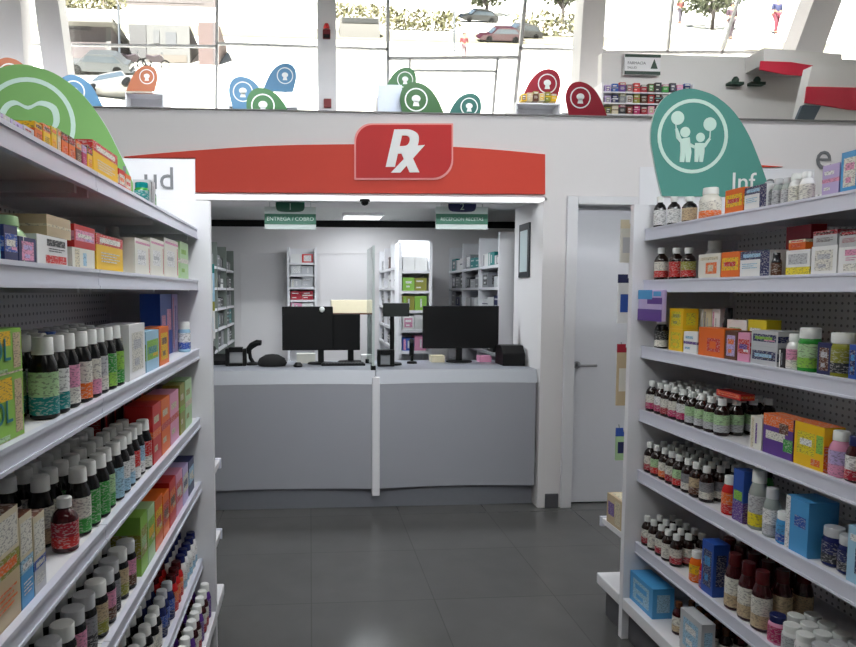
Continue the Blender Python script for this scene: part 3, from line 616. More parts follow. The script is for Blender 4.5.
single(R0, 4, 731, 476, .026, 'tall', 'red', 'white', ('red', 'orange'), 'orange and red bottle with white cap')
carton(R0, 4, 741, 752, 473, .05, 'blue', 'band', ['navy', 'purple'], 'blue carton with purple base', P=[('f', 0, 0, 1, .4, 'purple'), ('f', .1, .42, .9, .6, 'lime'), ('e', 0, 0, 1, .4, 'purple')])
single(R0, 4, 760, 470, .028, 'tall', 'clear', 'white', ('lemon', 'lightgrey'), 'clear bottle with yellow-green label')
single(R0, 4, 773, 488, .024, 'tall', 'clear', 'lightgrey', ('lightgrey', 'white'), 'clear bottle with pale label')
single(R0, 4, 767, 466, .024, 'tall', 'green', 'charcoal', ('olive',), 'green bottle behind the clear bottles', back=.12, row=1)
single(R0, 4, 787, 512, .026, 'jar', 'sky', 'white', ('blue', 'sky'), 'light blue jar with white lid', name='pill_jar')
carton(R0, 4, 796, 820, 503, .09, 'sky', 'stripe', ['sky', 'paleblue'], 'sky blue upright carton', P=[('e', 0, 0, 1, 1, 'sky'), ('f', .0, 0, .2, 1, 'white'), ('f', .4, .5, .9, .7, 'blue')])
for i, (px, t_, bk) in enumerate(((818, 523, .105), (833, 527, .03), (849, 536, .03), (835, 518, .115), (852, 523, .115))): single(R0, 4, px if bk > .05 else px + 2, t_, .028, 'jar', 'navy', 'lightgrey', ('charcoal', 'navy'), 'navy jar with grey lid', name='pill_jar', back=bk, row=0 if bk < .05 else 1)
bottles(R0, 5, 644, 5, 3, .052, 'syrup', .125, .0225, lambda i, j: ('amber', 'white', (('crimson', 'offwhite'), ('offwhite',))[i % 2], 'amber syrup bottle'), 'syrup_bottle', setback=.014)
single(R0, 5, 697, 551, .024, 'tall', 'orange', 'white', ('orange', 'yellow'), 'yellow and orange bottle with white cap')
single(R0, 5, 706, 557, .02, 'tall', 'red', 'white', ('purple', 'red'), 'red and purple bottle beside the blue carton')
carton(R0, 5, 712, 724, 548, .06, 'blue', 'block', ['navy', 'sky'], 'blue carton with dark print')
bottles(R0, 5, 716, 5, 3, .066, 'tall', .19, .029, lambda i, j: ('wine', 'wine', ('beige', 'offwhite') if j < 1 else ('beige',), 'tall dark red bottle'), 'syrup_bottle', setback=.014)
def deck(i, j): return (('pink', 'navy', ('magenta',), 'magenta jar with navy lid') if i < 2 and j == 0 else ('white', 'white', (('green', 'white'), ('offwhite',), ('lightgrey',))[i % 3], 'white jar with white lid')) if i < 4 else ('black', 'lightgrey' if i < 6 else 'white', ('charcoal',), 'black jar with pale lid')
def rel(rack, lvl, X, Y, n, rows, pitch, kind, h, r, pick, name, row0=0):
    s = RACK[rack]['s']
    for j in range(rows):
        for i in range(n):
            body, cap, label, desc = pick(i, j)
            bottle(rack, lvl, row0 + j, X + s * j * pitch, Y - i * pitch + random.uniform(-.003, .003), kind, h, r, body, cap, label, desc, name, 'bottles on the %s shelf of the %s' % (LEVEL[lvl], RACK[rack]['nm']))
rel(R0, 5, RACK['R']['xf'] + .034, 1.85, 8, 3, .054, 'jar', .088, .0255, deck, 'pill_jar')
c_ = carton(R0, 6, 637, 661, 586, .09, 'sky', 'block', ['paleblue', 'sky'], 'large light blue carton beside the end panel', back=-.02)
rel(R0, 6, RACK['R']['xf'] + .025, 2.30, 5, 4, .052, 'syrup', .125, .0225, lambda i, j: ('amber' if (i + j) % 2 else 'wine', 'brown', ('offwhite',) if i % 2 else ('beige', 'offwhite'), 'brown-capped dark red bottle'), 'syrup_bottle')
carton(R0, 6, 692, 715, 627, .05, 'lightgrey', 'block', ['paleblue', 'white'], 'pale grey carton in front of the dark syrup bottles', back=-.022, h=.15)
rel(R0, 6, RACK['R']['xf'] + .03, 1.86, 4, 3, .062, 'jar', .1, .028, lambda i, j: ('black', 'lightgrey', ('charcoal',), 'black jar with pale lid'), 'pill_jar')
# ---- tooth-sign rack (L)
L0 = 'L'
carton(L0, 0, -12, 5, 108, .1, 'pink', 'stripe', ['beige', 'offwhite'], 'pinkish carton at the frame edge')
carton(L0, 0, 6, 17, 121, .1, 'lightgrey', 'spine', ['lilac', 'white'], 'grey carton with lilac spine'); carton(L0, 0, 17.5, 29, 127, .1, 'lilac', 'spine', ['lightgrey', 'purple'], 'lilac-grey carton'); carton(L0, 0, 29.5, 40, 131, .1, 'lightgrey', 'stripe', ['lilac', 'crimson'], 'grey carton with crimson mark')
for i, (a_, b_, t_, col, st_, ds) in enumerate(((40.5, 48, 127, 'orange', ['yellow', 'brown'], 'orange carton with yellow band'), (48.5, 56, 129, 'yellow', ['orange', 'brown'], 'yellow carton with orange band'), (56.5, 62, 131, 'yellow', ['lemon', 'orange'], 'yellow carton with lemon band'), (62.5, 66, 133, 'cream', ['beige', 'orange'], 'slim cream carton'),
    (66.5, 73, 137, 'orange', ['brown', 'red'], 'orange carton with brown band'), (73.5, 80, 141, 'orange', ['brown', 'crimson'], 'dark orange carton with brown band'), (80.5, 86, 145, 'brown', ['orange', 'beige'], 'brown carton with orange band'), (86.5, 91, 149, 'magenta', ['lilac', 'pink'], 'magenta carton'), (91.5, 96.5, 150, 'yellow', ['wine', 'red'], 'narrow yellow carton with maroon top'))):
    carton(L0, 0, a_, b_, t_, .1, col, 'band', st_, ds)
carton(L0, 0, 97, 121, 151, .1, 'yellow', 'band', ['red', 'offwhite'], 'large yellow carton with red top')
carton(L0, 0, 122, 128, 172, .06, 'red', 'swirl', ['offwhite', 'orange'], 'small red and white packet'); carton(L0, 0, 128.5, 134, 177, .06, 'orange', 'swirl', ['offwhite', 'red'], 'small orange and white packet')
single(L0, 0, 141.5, 183, .02, 'jar', 'green', 'teal', ('teal',), 'small dark green jar', name='pill_jar'); single(L0, 0, 149, 188, .02, 'jar', 'teal', 'green', ('green',), 'small teal jar', name='pill_jar')
carton(L0, 0, 153, 157.5, 183, .05, 'lightgrey', 'spine', ['charcoal', 'grey'], 'thin grey carton with dark spine')
single(L0, 1, 1, 216, .035, 'tall', 'palegreen', 'palegreen', ('palegreen', 'white'), 'pale green bottle at the frame edge')
carton(L0, 1, 6, 20, 226, .08, 'navy', 'swirl', ['blue', 'offwhite', 'pink'], 'dark blue carton with white print')
carton(L0, 1, 20.5, 38, 238, .08, 'navy', 'block', ['pink', 'lilac'], 'dark blue framed carton with pink face')
c_ = carton(L0, 1, 38.5, 69, 237, .09, 'white', 'bar', ['charcoal', 'red'], 'white carton with dark word and red bar')
carton(L0, 1, 49, 73, 218, .09, 'beige', 'stripe', ['cream', 'beige'], 'beige carton stacked on the red-bar carton', on=c_['_h'] + .0006)
c_ = carton(L0, 1, 73.5, 96, 249, .08, 'offwhite', 'spine', ['cream', 'paleblue'], 'cream carton with pale blue edge')
carton(L0, 1, 76, 97, 227, .08, 'red', 'swirl', ['pink', 'offwhite', 'lilac'], 'red and pink carton stacked on cream carton', on=c_['_h'] + .0006)
carton(L0, 1, 97.5, 124, 237, .1, 'yellow', 'band', ['red', 'offwhite'], 'large yellow carton with red top')
single(L0, 1, 112, 227, .03, 'tall', 'white', 'white', (), 'white capped bottle behind the yellow carton', back=.14, row=1)
for a_, b_, ds in ((136, 151, 'white carton with thin red line nearest the yellow carton'), (151.5, 165, 'white carton with thin red line in the middle of three'), (165.5, 179, 'white carton with thin red line nearest the end panel')): carton(L0, 1, a_, b_, 240, .1, 'offwhite', 'block', ['white', 'lightgrey'], ds, P=[('f', .05, .86, 1, .92, 'pink'), ('f', .9, .1, .95, .8, 'red'), ('f', .15, .3, .7, .7, 'white'), ('f', .2, .45, .6, .55, 'lightgrey')])
carton(L0, 1, 181, 189, 243, .06, 'palegreen', 'stripe', ['offwhite', 'lime'], 'pale green carton against the end panel')
OLP = [('f', 0, .62, .85, .95, 'yellow'), ('f', .88, .1, .98, .9, 'beige'), ('f', 0, .05, .8, .12, 'palegreen'), ('e', 0, .5, 1, .9, 'yellow'), ('f', .0, .0, 1, .04, 'cream')]
c_ = carton(L0, 2, -75, 20, 384, .1, 'lime', 'x', [], 'yellow-green carton with teal lettering, lower of the pair', P=OLP)
c2 = carton(L0, 2, -75, 20, 333, .1, 'lime', 'x', [], 'yellow-green carton with teal lettering, upper of the pair', P=OLP, on=c_['_h'] + .0006)
for o_ in (c_, c2): w0 = o_.dimensions.x; text('OL', .05, (o_.data.vertices[1].co.x - .04, -.0014, o_['_h'] * .3), o_, mat('teal_print', (20, 120, 130), .4), 'lettering', 0, .0003, 'RIGHT')
lab3 = [(('teal', 'palegreen'), 'green-label'), (('teal', 'white'), 'teal-label'), (('offwhite', 'pink'), 'pink-label'), (('orange', 'offwhite'), 'orange-label'), (('pink', 'offwhite'), 'pink-label'), (('offwhite', 'lightgrey'), 'white-label'), (('lime', 'green'), 'lime-label'), (('green', 'lime'), 'lime-label'), (('teal', 'lightgrey'), 'teal-label')]
bottles(L0, 2, 127, 10, 3, .058, 'tall', .148, .0255, lambda i, j: ('black', 'white' if (i, j) != (6, 1) else 'blue', lab3[(9 - i) % 9][0], lab3[(9 - i) % 9][1] + ' black bottle'), setback=.014)
carton(L0, 2, 128, 144, 324, .08, 'white', 'block', ['offwhite', 'lightgrey'], 'tall white carton beside the lime-label bottle')
carton(L0, 2, 145, 158, 331, .06, 'paleblue', 'swirl', ['lime', 'teal', 'yellow'], 'blue and green carton'); carton(L0, 2, 158.5, 168, 327, .06, 'orange', 'block', ['yellow', 'brown'], 'orange and yellow carton')
carton(L0, 2, 160, 171.5, 294, .07, 'blue', 'half', ['blue', 'pink'], 'tall blue and mauve carton', back=.075, row=1); carton(L0, 2, 172, 177.6, 294, .07, 'lilac', 'spine', ['pink', 'blue'], 'tall mauve carton by the end panel', back=.075, row=1)
single(L0, 2, 184, 322, .024, 'jar', 'paleblue', 'white', ('blue', 'white'), 'white and blue jar before the tall mauve carton', back=.0135, name='pill_jar')
lab4 = [(('offwhite', 'red'), 'red-label'), (('white', 'paleblue'), 'white-label'), (('white', 'red'), 'white-label'), (('paleblue', 'white'), 'blue-label'), (('paleblue',), 'blue-label'), (('green', 'palegreen'), 'green-label'), (('green',), 'green-label'), (('green', 'offwhite'), 'green-label'), (('beige', 'offwhite'), 'beige-label')]
bottles(L0, 3, 146, 12, 5, .056, 'tall', .142, .0245, lambda i, j: ('black', 'white', lab4[min(8, i * 9 // 12)][0], lab4[min(8, i * 9 // 12)][1] + ' dark bottle'), setback=.014)
single(L0, 3, 64, 497, .025, 'syrup', 'wine', 'white', ('red', 'crimson'), 'bright red-label bottle beside the brown-topped cartons', back=.0135)
for i, (a_, b_) in enumerate(((-20, 10), (10.5, 24), (24.5, 37))):
    c_ = carton(L0, 3, a_, b_, 566, .09, ('beige', 'sky', 'lightgrey')[i], 'band', [('olive', 'paleblue', 'blue')[i], ('orange', 'white', 'offwhite')[i]], ('beige carton', 'sky blue carton', 'grey-blue carton')[i] + ' under the brown-topped cartons')
    carton(L0, 3, a_, b_, 520, .14, 'cream', 'band', ['brown', 'brown'], ('brown-topped cream carton at the frame edge', 'brown-topped cream carton over the sky blue carton', 'brown-topped cream carton nearest the red-label bottle')[i], on=c_['_h'] + .0006, P=[('t', 0, 0, 1, 1, 'brown'), ('f', .06, .1, .94, .85, 'offwhite'), ('e', .1, .1, .9, .9, 'lightgrey')])
for i, px in enumerate((150, 159, 168)): carton(L0, 3, px, px + 8.6, 405 - i * 6, .08, ('red', 'orange', 'pink')[i], 'stripe', [('orange', 'red', 'red')[i], 'cream'], ('red', 'orange-red', 'pinkish')[i] + ' carton behind the rail seam')
for i in range(7): carton(L0, 3, 101 + i * 9.2, 101 + i * 9.2 + 8.8, 394 - i, .05, 'wine', 'spine', ['red', 'brown'], 'maroon upright carton', back=.13, row=1)
carton(L0, 3, 178, 183, 385, .06, 'olive', 'stripe', ['lime', 'cream'], 'olive carton'); carton(L0, 3, 183.5, 190, 380, .06, 'palegreen', 'stripe', ['cream', 'olive'], 'pale green carton by the end panel')
bottles(L0, 4, 134, 12, 3, .06, 'jar', .125, .026, lambda i, j: ('black', 'lightgrey' if i % 3 else 'white', (('olive', 'beige'), ('charcoal', 'grey'), ('brown', 'pink'))[i % 3], ('olive-label', 'grey-label', 'pink-label')[i % 3] + ' black jar'), 'pill_jar', setback=.014)
for i, (a_, b_, t_, col, c1, ds) in enumerate(((135, 142, 520, 'lime', ['olive', 'palegreen'], 'lime carton'), (142.5, 150, 512, 'palegreen', ['lime', 'yellow'], 'pale green carton'), (150.5, 158, 503, 'orange', ['yellow', 'red'], 'orange carton with yellow print'), (158.5, 165, 498, 'orange', ['red', 'brown'], 'orange carton with red print'),
    (165.5, 172, 484, 'red', ['orange', 'brown'], 'red carton with orange print'), (172.5, 179, 476, 'pink', ['red', 'offwhite'], 'salmon carton'), (179.5, 185, 470, 'lilac', ['offwhite', 'navy'], 'lilac carton'), (185.5, 191, 463, 'navy', ['paleblue', 'offwhite'], 'navy carton by the end panel'))):
    carton(L0, 4, a_, b_, t_, .08, col, 'swirl', c1 + ['cream'], ds)
single(L0, 4, 178, 455, .03, 'jar', 'charcoal', 'navy', ('teal',), 'dark jar with navy lid behind the lilac carton', back=.11, row=1, name='pill_jar', h=.17)
bottles(L0, 5, 190, 18, 2, .056, 'tall', .125, .0245, lambda i, j: (('white', 'navy', ('paleblue', 'white'), 'white bottle with navy cap') if i < 5 else ('red', 'wine', ('red', 'orange'), 'red bottle') if i < 8 else ('navy', 'lightgrey', ('navy', 'blue'), 'navy bottle') if i < 11 else ('black', 'white', ('offwhite',), 'black bottle with white cap')), setback=.014)
rel(L0, 6, RACK['L']['xf'] + .015, 2.54, 9, 2, .058, 'tall', .14, .025, lambda i, j: ('wine' if i % 3 else 'purple', 'white', ('crimson', 'offwhite') if i % 3 else ('purple',), 'dark red bottle with white cap' if i % 3 else 'purple bottle with white cap'), 'syrup_bottle')
# the shelves go on being stocked towards the shopper
NEAR = [('white', 'bar', ['sky', 'blue'], 'white carton with blue bar'), ('palegreen', 'block', ['green', 'white'], 'pale green carton with green block'), ('cream', 'stripe', ['red', 'brown'], 'cream carton with red stripe'), ('lilac', 'swirl', ['purple', 'white', 'pink'], 'lilac carton with purple swirl'),
        ('orange', 'band', ['brown', 'cream'], 'orange carton with brown top'), ('paleblue', 'drop', ['navy', 'white'], 'pale blue carton with navy drop'), ('lemon', 'bar', ['green', 'teal'], 'lemon carton with green bar')]
def foot(o):
    pts = [o.matrix_basis @ Vector(c) for c in o.bound_box] if o.type == 'MESH' else [o.matrix_basis @ Vector(c) for ch in o.children for c in ch.bound_box]
    if o.type != 'MESH':
        r = max((Vector(c).xy.length for ch in o.children for c in ch.bound_box), default=0) * .71; z = [p.z for p in pts]; l = o.location
        return (l.x - r, l.x + r, l.y - r, l.y + r, min(z), max(z))
    return tuple(f(p[i] for p in pts) for i in range(3) for f in (min, max))
def near_stock(rk, lv, n, hh):
    R = RACK[rk]; X = R['xf'] + R['s'] * .0135; y = min(foot(it[4])[2] for it in ITEMS if it[0] == rk and it[1] == lv) - .012
    for i in range(n):
        base, st, cols, ds = NEAR[(i + lv * 3 + (2 if rk == 'L' else 0)) % 7]; w_ = .07 + .012 * ((i * 5 + lv) % 4); h = hh * (.8 + .05 * ((i * 3 + lv) % 5))
        o = place(carton_mesh(w_, .09, h, base, prints(st, cols)), 'medicine_carton', None, (X, y - w_ / 2, R['z'][lv] + .0005), -R['s'] * PI / 2); o['category'] = 'box'
        add_item(rk, lv, 0, ds + ' near the shopper', o, y - w_ / 2, 'box'); y -= w_ + .006
for lv, hh in enumerate((.15, .13, .15, .14, .15, .17, .15)): near_stock('R', lv, 5, hh); near_stock('L', lv, 4, hh)
# a bottle of a row that would stand inside a carton is taken out again
FT = [(it, foot(it[4])) for it in ITEMS]; drop = set()
for n1, (a, fa) in enumerate(FT):
    if not a[4].get('group') or a[4].type == 'MESH': continue
    for n2, (b_, fb) in enumerate(FT):
        if n1 == n2 or b_[0] != a[0] or b_[1] != a[1] or n2 in drop or (b_[4].get('group') and b_[4].type != 'MESH' and n2 > n1): continue
        if all(min(fa[i + 1], fb[i + 1]) - max(fa[i], fb[i]) > .004 for i in (0, 2, 4)): drop.add(n1); break
for n in drop:
    o = FT[n][0][4]
    for c in list(o.children): bpy.data.objects.remove(c)
    bpy.data.objects.remove(o)
ITEMS = [it for n, it in enumerate(ITEMS) if n not in drop]
# hanging and endcap products
def blister(x, y, ztop, w_, h_, cols, label, facing=0):
    t = thing('hanging_packet', label, 'packet', (x, y, ztop), facing)
    MB().box((-w_ / 2, -.004, -h_), (w_ / 2, .004, -.02)).build('pouch', paint(cols[0]), t, bevel=.002)
    MB().prism([(-w_ / 2, -.0199), (w_ / 2, -.0199), (w_ / 2, .018), (.012, .018), (.012, .0), (-.012, .0), (-.012, .018), (-w_ / 2, .018)][::-1], -.003, .003).build('header_card', paint(cols[1]), t)
    MB().box((-w_ * .4, -.0046, -h_ * .75), (w_ * .4, -.0041, -h_ * .35)).box((-w_ * .4, .0041, -h_ * .75), (w_ * .4, .0046, -h_ * .35)).build('printed_panel', paint(cols[2]), t)
    return t
hy = GEND + .0315 + .015 + .13
for (x, z), w_, h_, cols, lb in zip(RH, (.1, .11, .1, .09), (.17, .2, .26, .13), (('offwhite', 'cream', 'lightgrey'), ('white', 'navy', 'blue'), ('beige', 'crimson', 'offwhite'), ('palegreen', 'blue', 'navy')),
        ('cream header packet hanging topmost on the end hooks', 'white packet with navy header hanging second on the end hooks', 'long beige packet with crimson header hanging on the end hooks', 'small green and blue packet hanging lowest on the end hooks')):
    blister(x, hy, z, w_, h_, cols, lb)
for (x, z), cols, lb in zip(LHK, (('paleblue', 'teal', 'white'), ('white', 'olive', 'paleblue')), ('pale blue packet hanging behind the tooth-sign rack end panel', 'white packet hanging below a pale blue packet at the rack end')): blister(x, hy, z, .07, .14, cols, lb)
bc = place(carton_mesh(.13, .14, .132, 'beige', [('f', .1, .2, .9, .8, 'cream'), ('e', .1, .1, .45, .9, 'cream'), ('e', .5, .3, .9, .75, 'purple'), ('t', .1, .1, .9, .9, 'cream')]), 'medicine_carton', None, (RACK['R']['base'] + .0775, 2.641, .4556), 0)
tag(bc, 'beige carton with purple print on the endcap shelf by the door', 'box')
p0, p1 = atX(641, 290, RACK['R']['xf'] - .014), atX(664, 322, RACK['R']['xf'] - .014); ym = (p0.y + p1.y) / 2
hp = thing('hanging_packet', 'purple and blue packet clipped to the shelf edge at the end panel', 'packet', (RACK['R']['xf'] - .0125, ym, p0.z), -PI / 2)
wd = abs(p0.y - p1.y); hh = p0.z - p1.z
MB().box((-wd / 2, -.012, -hh), (wd / 2, .008, 0)).build('pouch', paint('lilac'), hp, bevel=.004)
MB().box((-wd / 2, -.0128, -hh), (wd / 2, -.0122, -hh * .62)).box((-wd * .1, -.0128, -hh * .45), (wd / 2, -.0122, -hh * .25)).build('purple_print', paint('purple'), hp)
MB().box((-wd / 2, -.0129, -hh * .3), (wd * .1, -.0122, 0)).box((wd * .15, -.0129, -hh * .2), (wd * .45, -.0122, -hh * .05)).build('blue_print', paint('sky'), hp)
MB().box((-.01, -.002, .0002), (.01, .001, RACK['R']['z'][1] - .05 - p0.z)).build('clip_strip', M_clear, hp)
# rack labels: one sentence per product
ORD = ['first', 'second', 'third', 'fourth', 'fifth', 'sixth', 'seventh', 'eighth', 'ninth', 'tenth', 'eleventh', 'twelfth', 'thirteenth', 'fourteenth', 'fifteenth', 'sixteenth', 'seventeenth', 'eighteenth', 'nineteenth', 'twentieth']
def label_items(items, tail):
    by = {}
    for it in items: by.setdefault((it[0], it[1], it[2], it[3]), []).append(it)
    for (rk, lv, row, ds), v in by.items():
        v.sort(key=lambda i: -i[5]); others = any(k[0] == rk and k[1] == lv and k[3] == ds and k[2] != row for k in by)
        for n, it in enumerate(v):
            lb = (ORD[n] + ' ' if len(v) > 1 else '') + ds
            if len(v) > 1 or others: lb += (' from counter' if len(v) > 1 else '') + ', ' + ROW[row] + ' row'
            it[4]['label'] = lb + ', ' + tail(rk, lv); it[4]['category'] = it[6]
            if '_h' in it[4]: del it[4]['_h']
label_items(ITEMS, lambda rk, lv: '%s shelf of %s' % (LEVEL[lv], RACK[rk]['nm']))
for it in ITEMS:
    if it[4].get('group'): it[4]['group'] = it[4]['group']
    elif it[6] == 'box': it[4]['group'] = 'cartons on the %s shelf of the %s' % (LEVEL[it[1]], RACK[it[0]]['nm'])
# ------------------------------------------------------------------ dispensary racks
def open_rack(name, label, loc, rz, w_, d_, zs, top, bays=1, sm=None):
    t = thing(name, label, 'shelving', loc, rz)
    for i in range(bays + 1):
        x = -w_ / 2 + i * w_ / bays; x0 = min(max(x - .012, -w_ / 2), w_ / 2 - .024)
        MB().box((x0, 0, 0), (x0 + .024, d_, top)).build('side_panel', sm or M_white, t)
    MB().box((-w_ / 2 + .0245, d_ - .01, .05), (w_ / 2 - .0245, d_ - .0005, top)).build('back_panel', M_white, t)
    for z in zs:
        for i in range(bays): MB().box((-w_ / 2 + i * w_ / bays + .0245, 0, z - .022), (-w_ / 2 + (i + 1) * w_ / bays - .0245, d_ - .0105, z)).build('shelf', M_white, t)
    return t
DISP = []
def fill(t, w_, d_, zs, bays, cols, gap, per, tail, seed, hm=.16):
    rnd = random.Random(seed); bw = w_ / bays
    for li, z in enumerate(zs):
        for bi in range(bays):
            x = -w_ / 2 + bi * bw + .035
            xe = -w_ / 2 + (bi + 1) * bw - .035; n = per
            for i in range(n):
                wd = (xe - x) / n - .004 if n else 0
                if rnd.random() < gap: continue
                c = cols[li % len(cols)]; base = rnd.choice(c); h = rnd.uniform(hm * (.8 if hm < .13 else .55), hm)
                x0 = x + i * (xe - x) / n; dd = d_ * .6
                o = place(carton_mesh(wd, dd, h, base, prints(rnd.choice(['stripe', 'block', 'spine']), [rnd.choice(c), 'white'])), 'stock_carton', None)
                o.matrix_world = t.matrix_basis @ Matrix.Translation((x0 + wd / 2, .02 + (wd % .01), z + .0006))
                o['group'] = 'stock cartons ' + tail
                DISP.append([tail, li, bi, base, o, x0])
ZS = [.36, .58, .80, 1.0, 1.18, 1.36, 1.54, 1.72]
y0, y1 = 5.02, 6.86
zt_ = at(236, 253, 6.85).z
rkA = open_rack('stock_shelves', 'white stock shelves along the dispensary wall behind the desk phone', (-.8, (y0 + y1) / 2, 0), PI / 2, y1 - y0, .3, ZS, zt_ + .02, 3, mat('grey_green_steel', (128, 136, 130), .5))
fill(rkA, y1 - y0, .3, ZS[3:], 3, [['grey', 'lightgrey', 'charcoal'], ['grey', 'teal', 'charcoal'], ['lightgrey', 'charcoal', 'grey'], ['olive', 'white', 'charcoal'], ['grey', 'lightgrey', 'charcoal']], .04, 3, 'on shelves behind the desk phone', 3, .15)
a_, b_ = at(287, 247, 6.6), at(317, 305, 6.6)
rkB = open_rack('stock_shelves', 'small white pigeonhole rack with red and grey cartons above the first monitor', ((a_.x + b_.x) / 2, 6.6, 0), 0, b_.x - a_.x, .25, [1.0, 1.15, 1.29, 1.42, 1.55, 1.68, 1.8], a_.z, 1)
fill(rkB, b_.x - a_.x, .25, [1.29, 1.42, 1.55, 1.68, 1.8], 1, [['white', 'pink'], ['crimson', 'offwhite'], ['lightgrey', 'offwhite'], ['lightgrey', 'white'], ['red', 'white']], .0, 2, 'in the pigeonhole rack', 5, .102)
rkC = open_rack('stock_shelves', 'white stock shelves facing sideways behind the pole display', (.74, 6.1, 0), -PI / 2, 1.5, .26, ZS, 1.93, 3)
fill(rkC, 1.5, .26, ZS[3:], 3, [['charcoal', 'white'], ['wine', 'lightgrey', 'white'], ['brown', 'white', 'grey']], .15, 3, 'on side shelves behind the pole display', 6, .14)
a_, b_ = at(399, 242, 5.05), at(432, 300, 5.05)
rkD = open_rack('stock_shelves', 'white end rack with olive-green cartons behind the wide monitor', ((a_.x + b_.x) / 2, 5.05, 0), 0, b_.x - a_.x, .25, [.65, .85, 1.03, 1.2, 1.355, 1.51, 1.67], a_.z, 1)
fill(rkD, b_.x - a_.x, .25, [1.03, 1.2, 1.355, 1.51, 1.67], 1, [['pink', 'blue', 'white'], ['white', 'pink', 'lilac'], ['olive', 'lime'], ['lime', 'olive'], ['white', 'lightgrey']], .05, 2, 'in the end rack behind the wide monitor', 8, .12)
rkE = open_rack('stock_shelves', 'white stock shelves along the return wall side, right of the wide monitor'.replace('right of', 'beyond'), (1.49, 5.90, 0), -PI / 2, 1.82, .3, ZS, 1.97, 3)
fill(rkE, 1.82, .3, ZS[3:], 3, [['charcoal', 'grey'], ['lightgrey', 'charcoal', 'lilac'], ['navy', 'white', 'grey'], ['grey', 'lightgrey', 'charcoal'], ['teal', 'white', 'grey']], .06, 3, 'on shelves beyond the wide monitor', 9, .14)
SH = ['first', 'second', 'third', 'fourth', 'fifth', 'sixth', 'seventh']
cnt = {}
for tail, li, bi, base, o, x0 in DISP: cnt[(tail, li, bi, base)] = cnt.get((tail, li, bi, base), 0) + 1
seen = {}
for tail, li, bi, base, o, x0 in DISP:
    k = (tail, li, bi, base); seen[k] = seen.get(k, 0) + 1
    o['label'] = '%s%s stock carton, %s bay, %s stocked shelf up, %s' % ((ORD[seen[k] - 1] + ' ' if cnt[k] > 1 else ''), base, ORD[bi], SH[li], tail.replace('on shelves ', '').replace('on side shelves ', '').replace('in the ', '').replace('end rack ', 'end rack '))
    o['category'] = 'box'
a_, b_ = at(331, 300, 5.5), at(369, 314, 5.5)
t = thing('overhead_tray', 'cream tray with dark red lower edge above the half hidden monitor', 'tray', ((a_.x + b_.x) / 2, 5.5, b_.z))
MB().box((a_.x - t.location.x, -.12, .014), (b_.x - t.location.x, .12, a_.z - b_.z)).build('tray_box', paint('cream'), t)
MB().box((a_.x - t.location.x, -.125, 0), (b_.x - t.location.x, .125, .0135)).build('edge_strip', paint('brown'), t)
MB().box((-.02, -.02, .9 - b_.z), (.02, .02, -.0005)).box((-.14, -.1, -b_.z), (.14, .1, .03 - b_.z)).box((-.02, -.02, .03 - b_.z), (.02, .02, .9 - b_.z)).build('stand', M_metal, t)
# ------------------------------------------------------------------ shop front mirrored over the wall, built as a real hall
hallm = mat('hall_white', (224, 223, 222), .6, noise=.01)
struct(MB().box((-6.2, BACK + .12, HF - .1), (12, HALL + .35, HF)).build('floor_mirrored_hall', M_floor))
struct(MB().box((-6, WY + .62, HF - .002), (8, BACK + .11, HF + .02)).build('floor_mirrored_hall_near', M_floor))
struct(MB().box((-6.2, WY, 0), (-6, HALL, HCEIL)).build('wall_hall_left', hallm)); struct(MB().box((12, WY, 0), (12.2, HALL, HCEIL)).build('wall_hall_right', hallm))
struct(MB().box((8.01, WY - .2, 0), (12, WY, HCEIL)).build('wall_hall_front', hallm))
sill = at(420, 120, HALL).z
struct(MB().box((-6, HALL, HF), (12, HALL + .15, sill - .5)).build('wall_hall_glazing', hallm))
M_mull = mat('glazing_bar', (205, 205, 207), .4)
M_col = mat('hall_column_paint', (232, 230, 234), .6, noise=.01)
def bar(b, px0, py0, px1, py1, wpx, Y=HALL, dep=.06, ext=0):
    p, q_ = at(px0, py0, Y), at(px1, py1, Y); d = (q_ - p).normalized(); p -= d * ext; q_ += d * ext
    n = Vector((-d.z, 0, d.x)) * (wpx / F_PX * Y / 2)
    b.prism([((p + n).x, (p + n).z), ((q_ + n).x, (q_ + n).z), ((q_ - n).x, (q_ - n).z), ((p - n).x, (p - n).z)], Y, Y + dep)
# glazing bays as windows: frame bars with a pane each
bays = [('window_1', [(217, -12, 216, 125, 2.6), (-40, 43, 217, 46, 2)]), ('window_2', [(388, -12, 388, 125, 3.2), (217, 43, 388, 49, 2.2), (217, -4, 388, -4, 2)]),
        ('window_3', [(527, -12, 513, 125, 3.2), (388, 58, 519, 57, 3), (410, 58, 410, 70, 2.2), (412, 70, 497, 71, 2), (498, 58, 492, 125, 2.2)]), ('window_4', [(519, 48, 606, 50, 2), (604, -12, 600, 60, 2)]),
        ('window_5', [(675, -12, 668, 52, 2), (743, -12, 722, 54, 2), (600, 52, 770, 52, 3)])]
edges = [-260, 217, 388, 520, 604, 1000]
for i, (nm, bars) in enumerate(bays):
    b = MB()
    for br_ in bars: bar(b, *br_)
    wd = struct(b.build(nm, M_mull))
    p, q_ = at(edges[i] + 2, -30, HALL), at(edges[i + 1] - 2, 126 if i < 4 else 52, HALL)
    MB().box((p.x, HALL + .02, q_.z), (q_.x, HALL + .03, min(HCEIL, p.z))).build('glass_pane', M_glass, wd)
def column(px0, py0, px1, py1, w0, nm, Y):
    b = MB(); p, q_ = at(px0, py0, Y), at(px1, py1, Y); d = (q_ - p); d /= d.z; n = w0 / F_PX * Y / 2
    top = p + d * (HCEIL - p.z); bot = p + d * (HF - p.z)
    b.prism([(top.x - n, top.z), (top.x + n, top.z), (bot.x + n, bot.z), (bot.x - n, bot.z)], Y, Y + .35); return struct(b.build(nm, M_col))
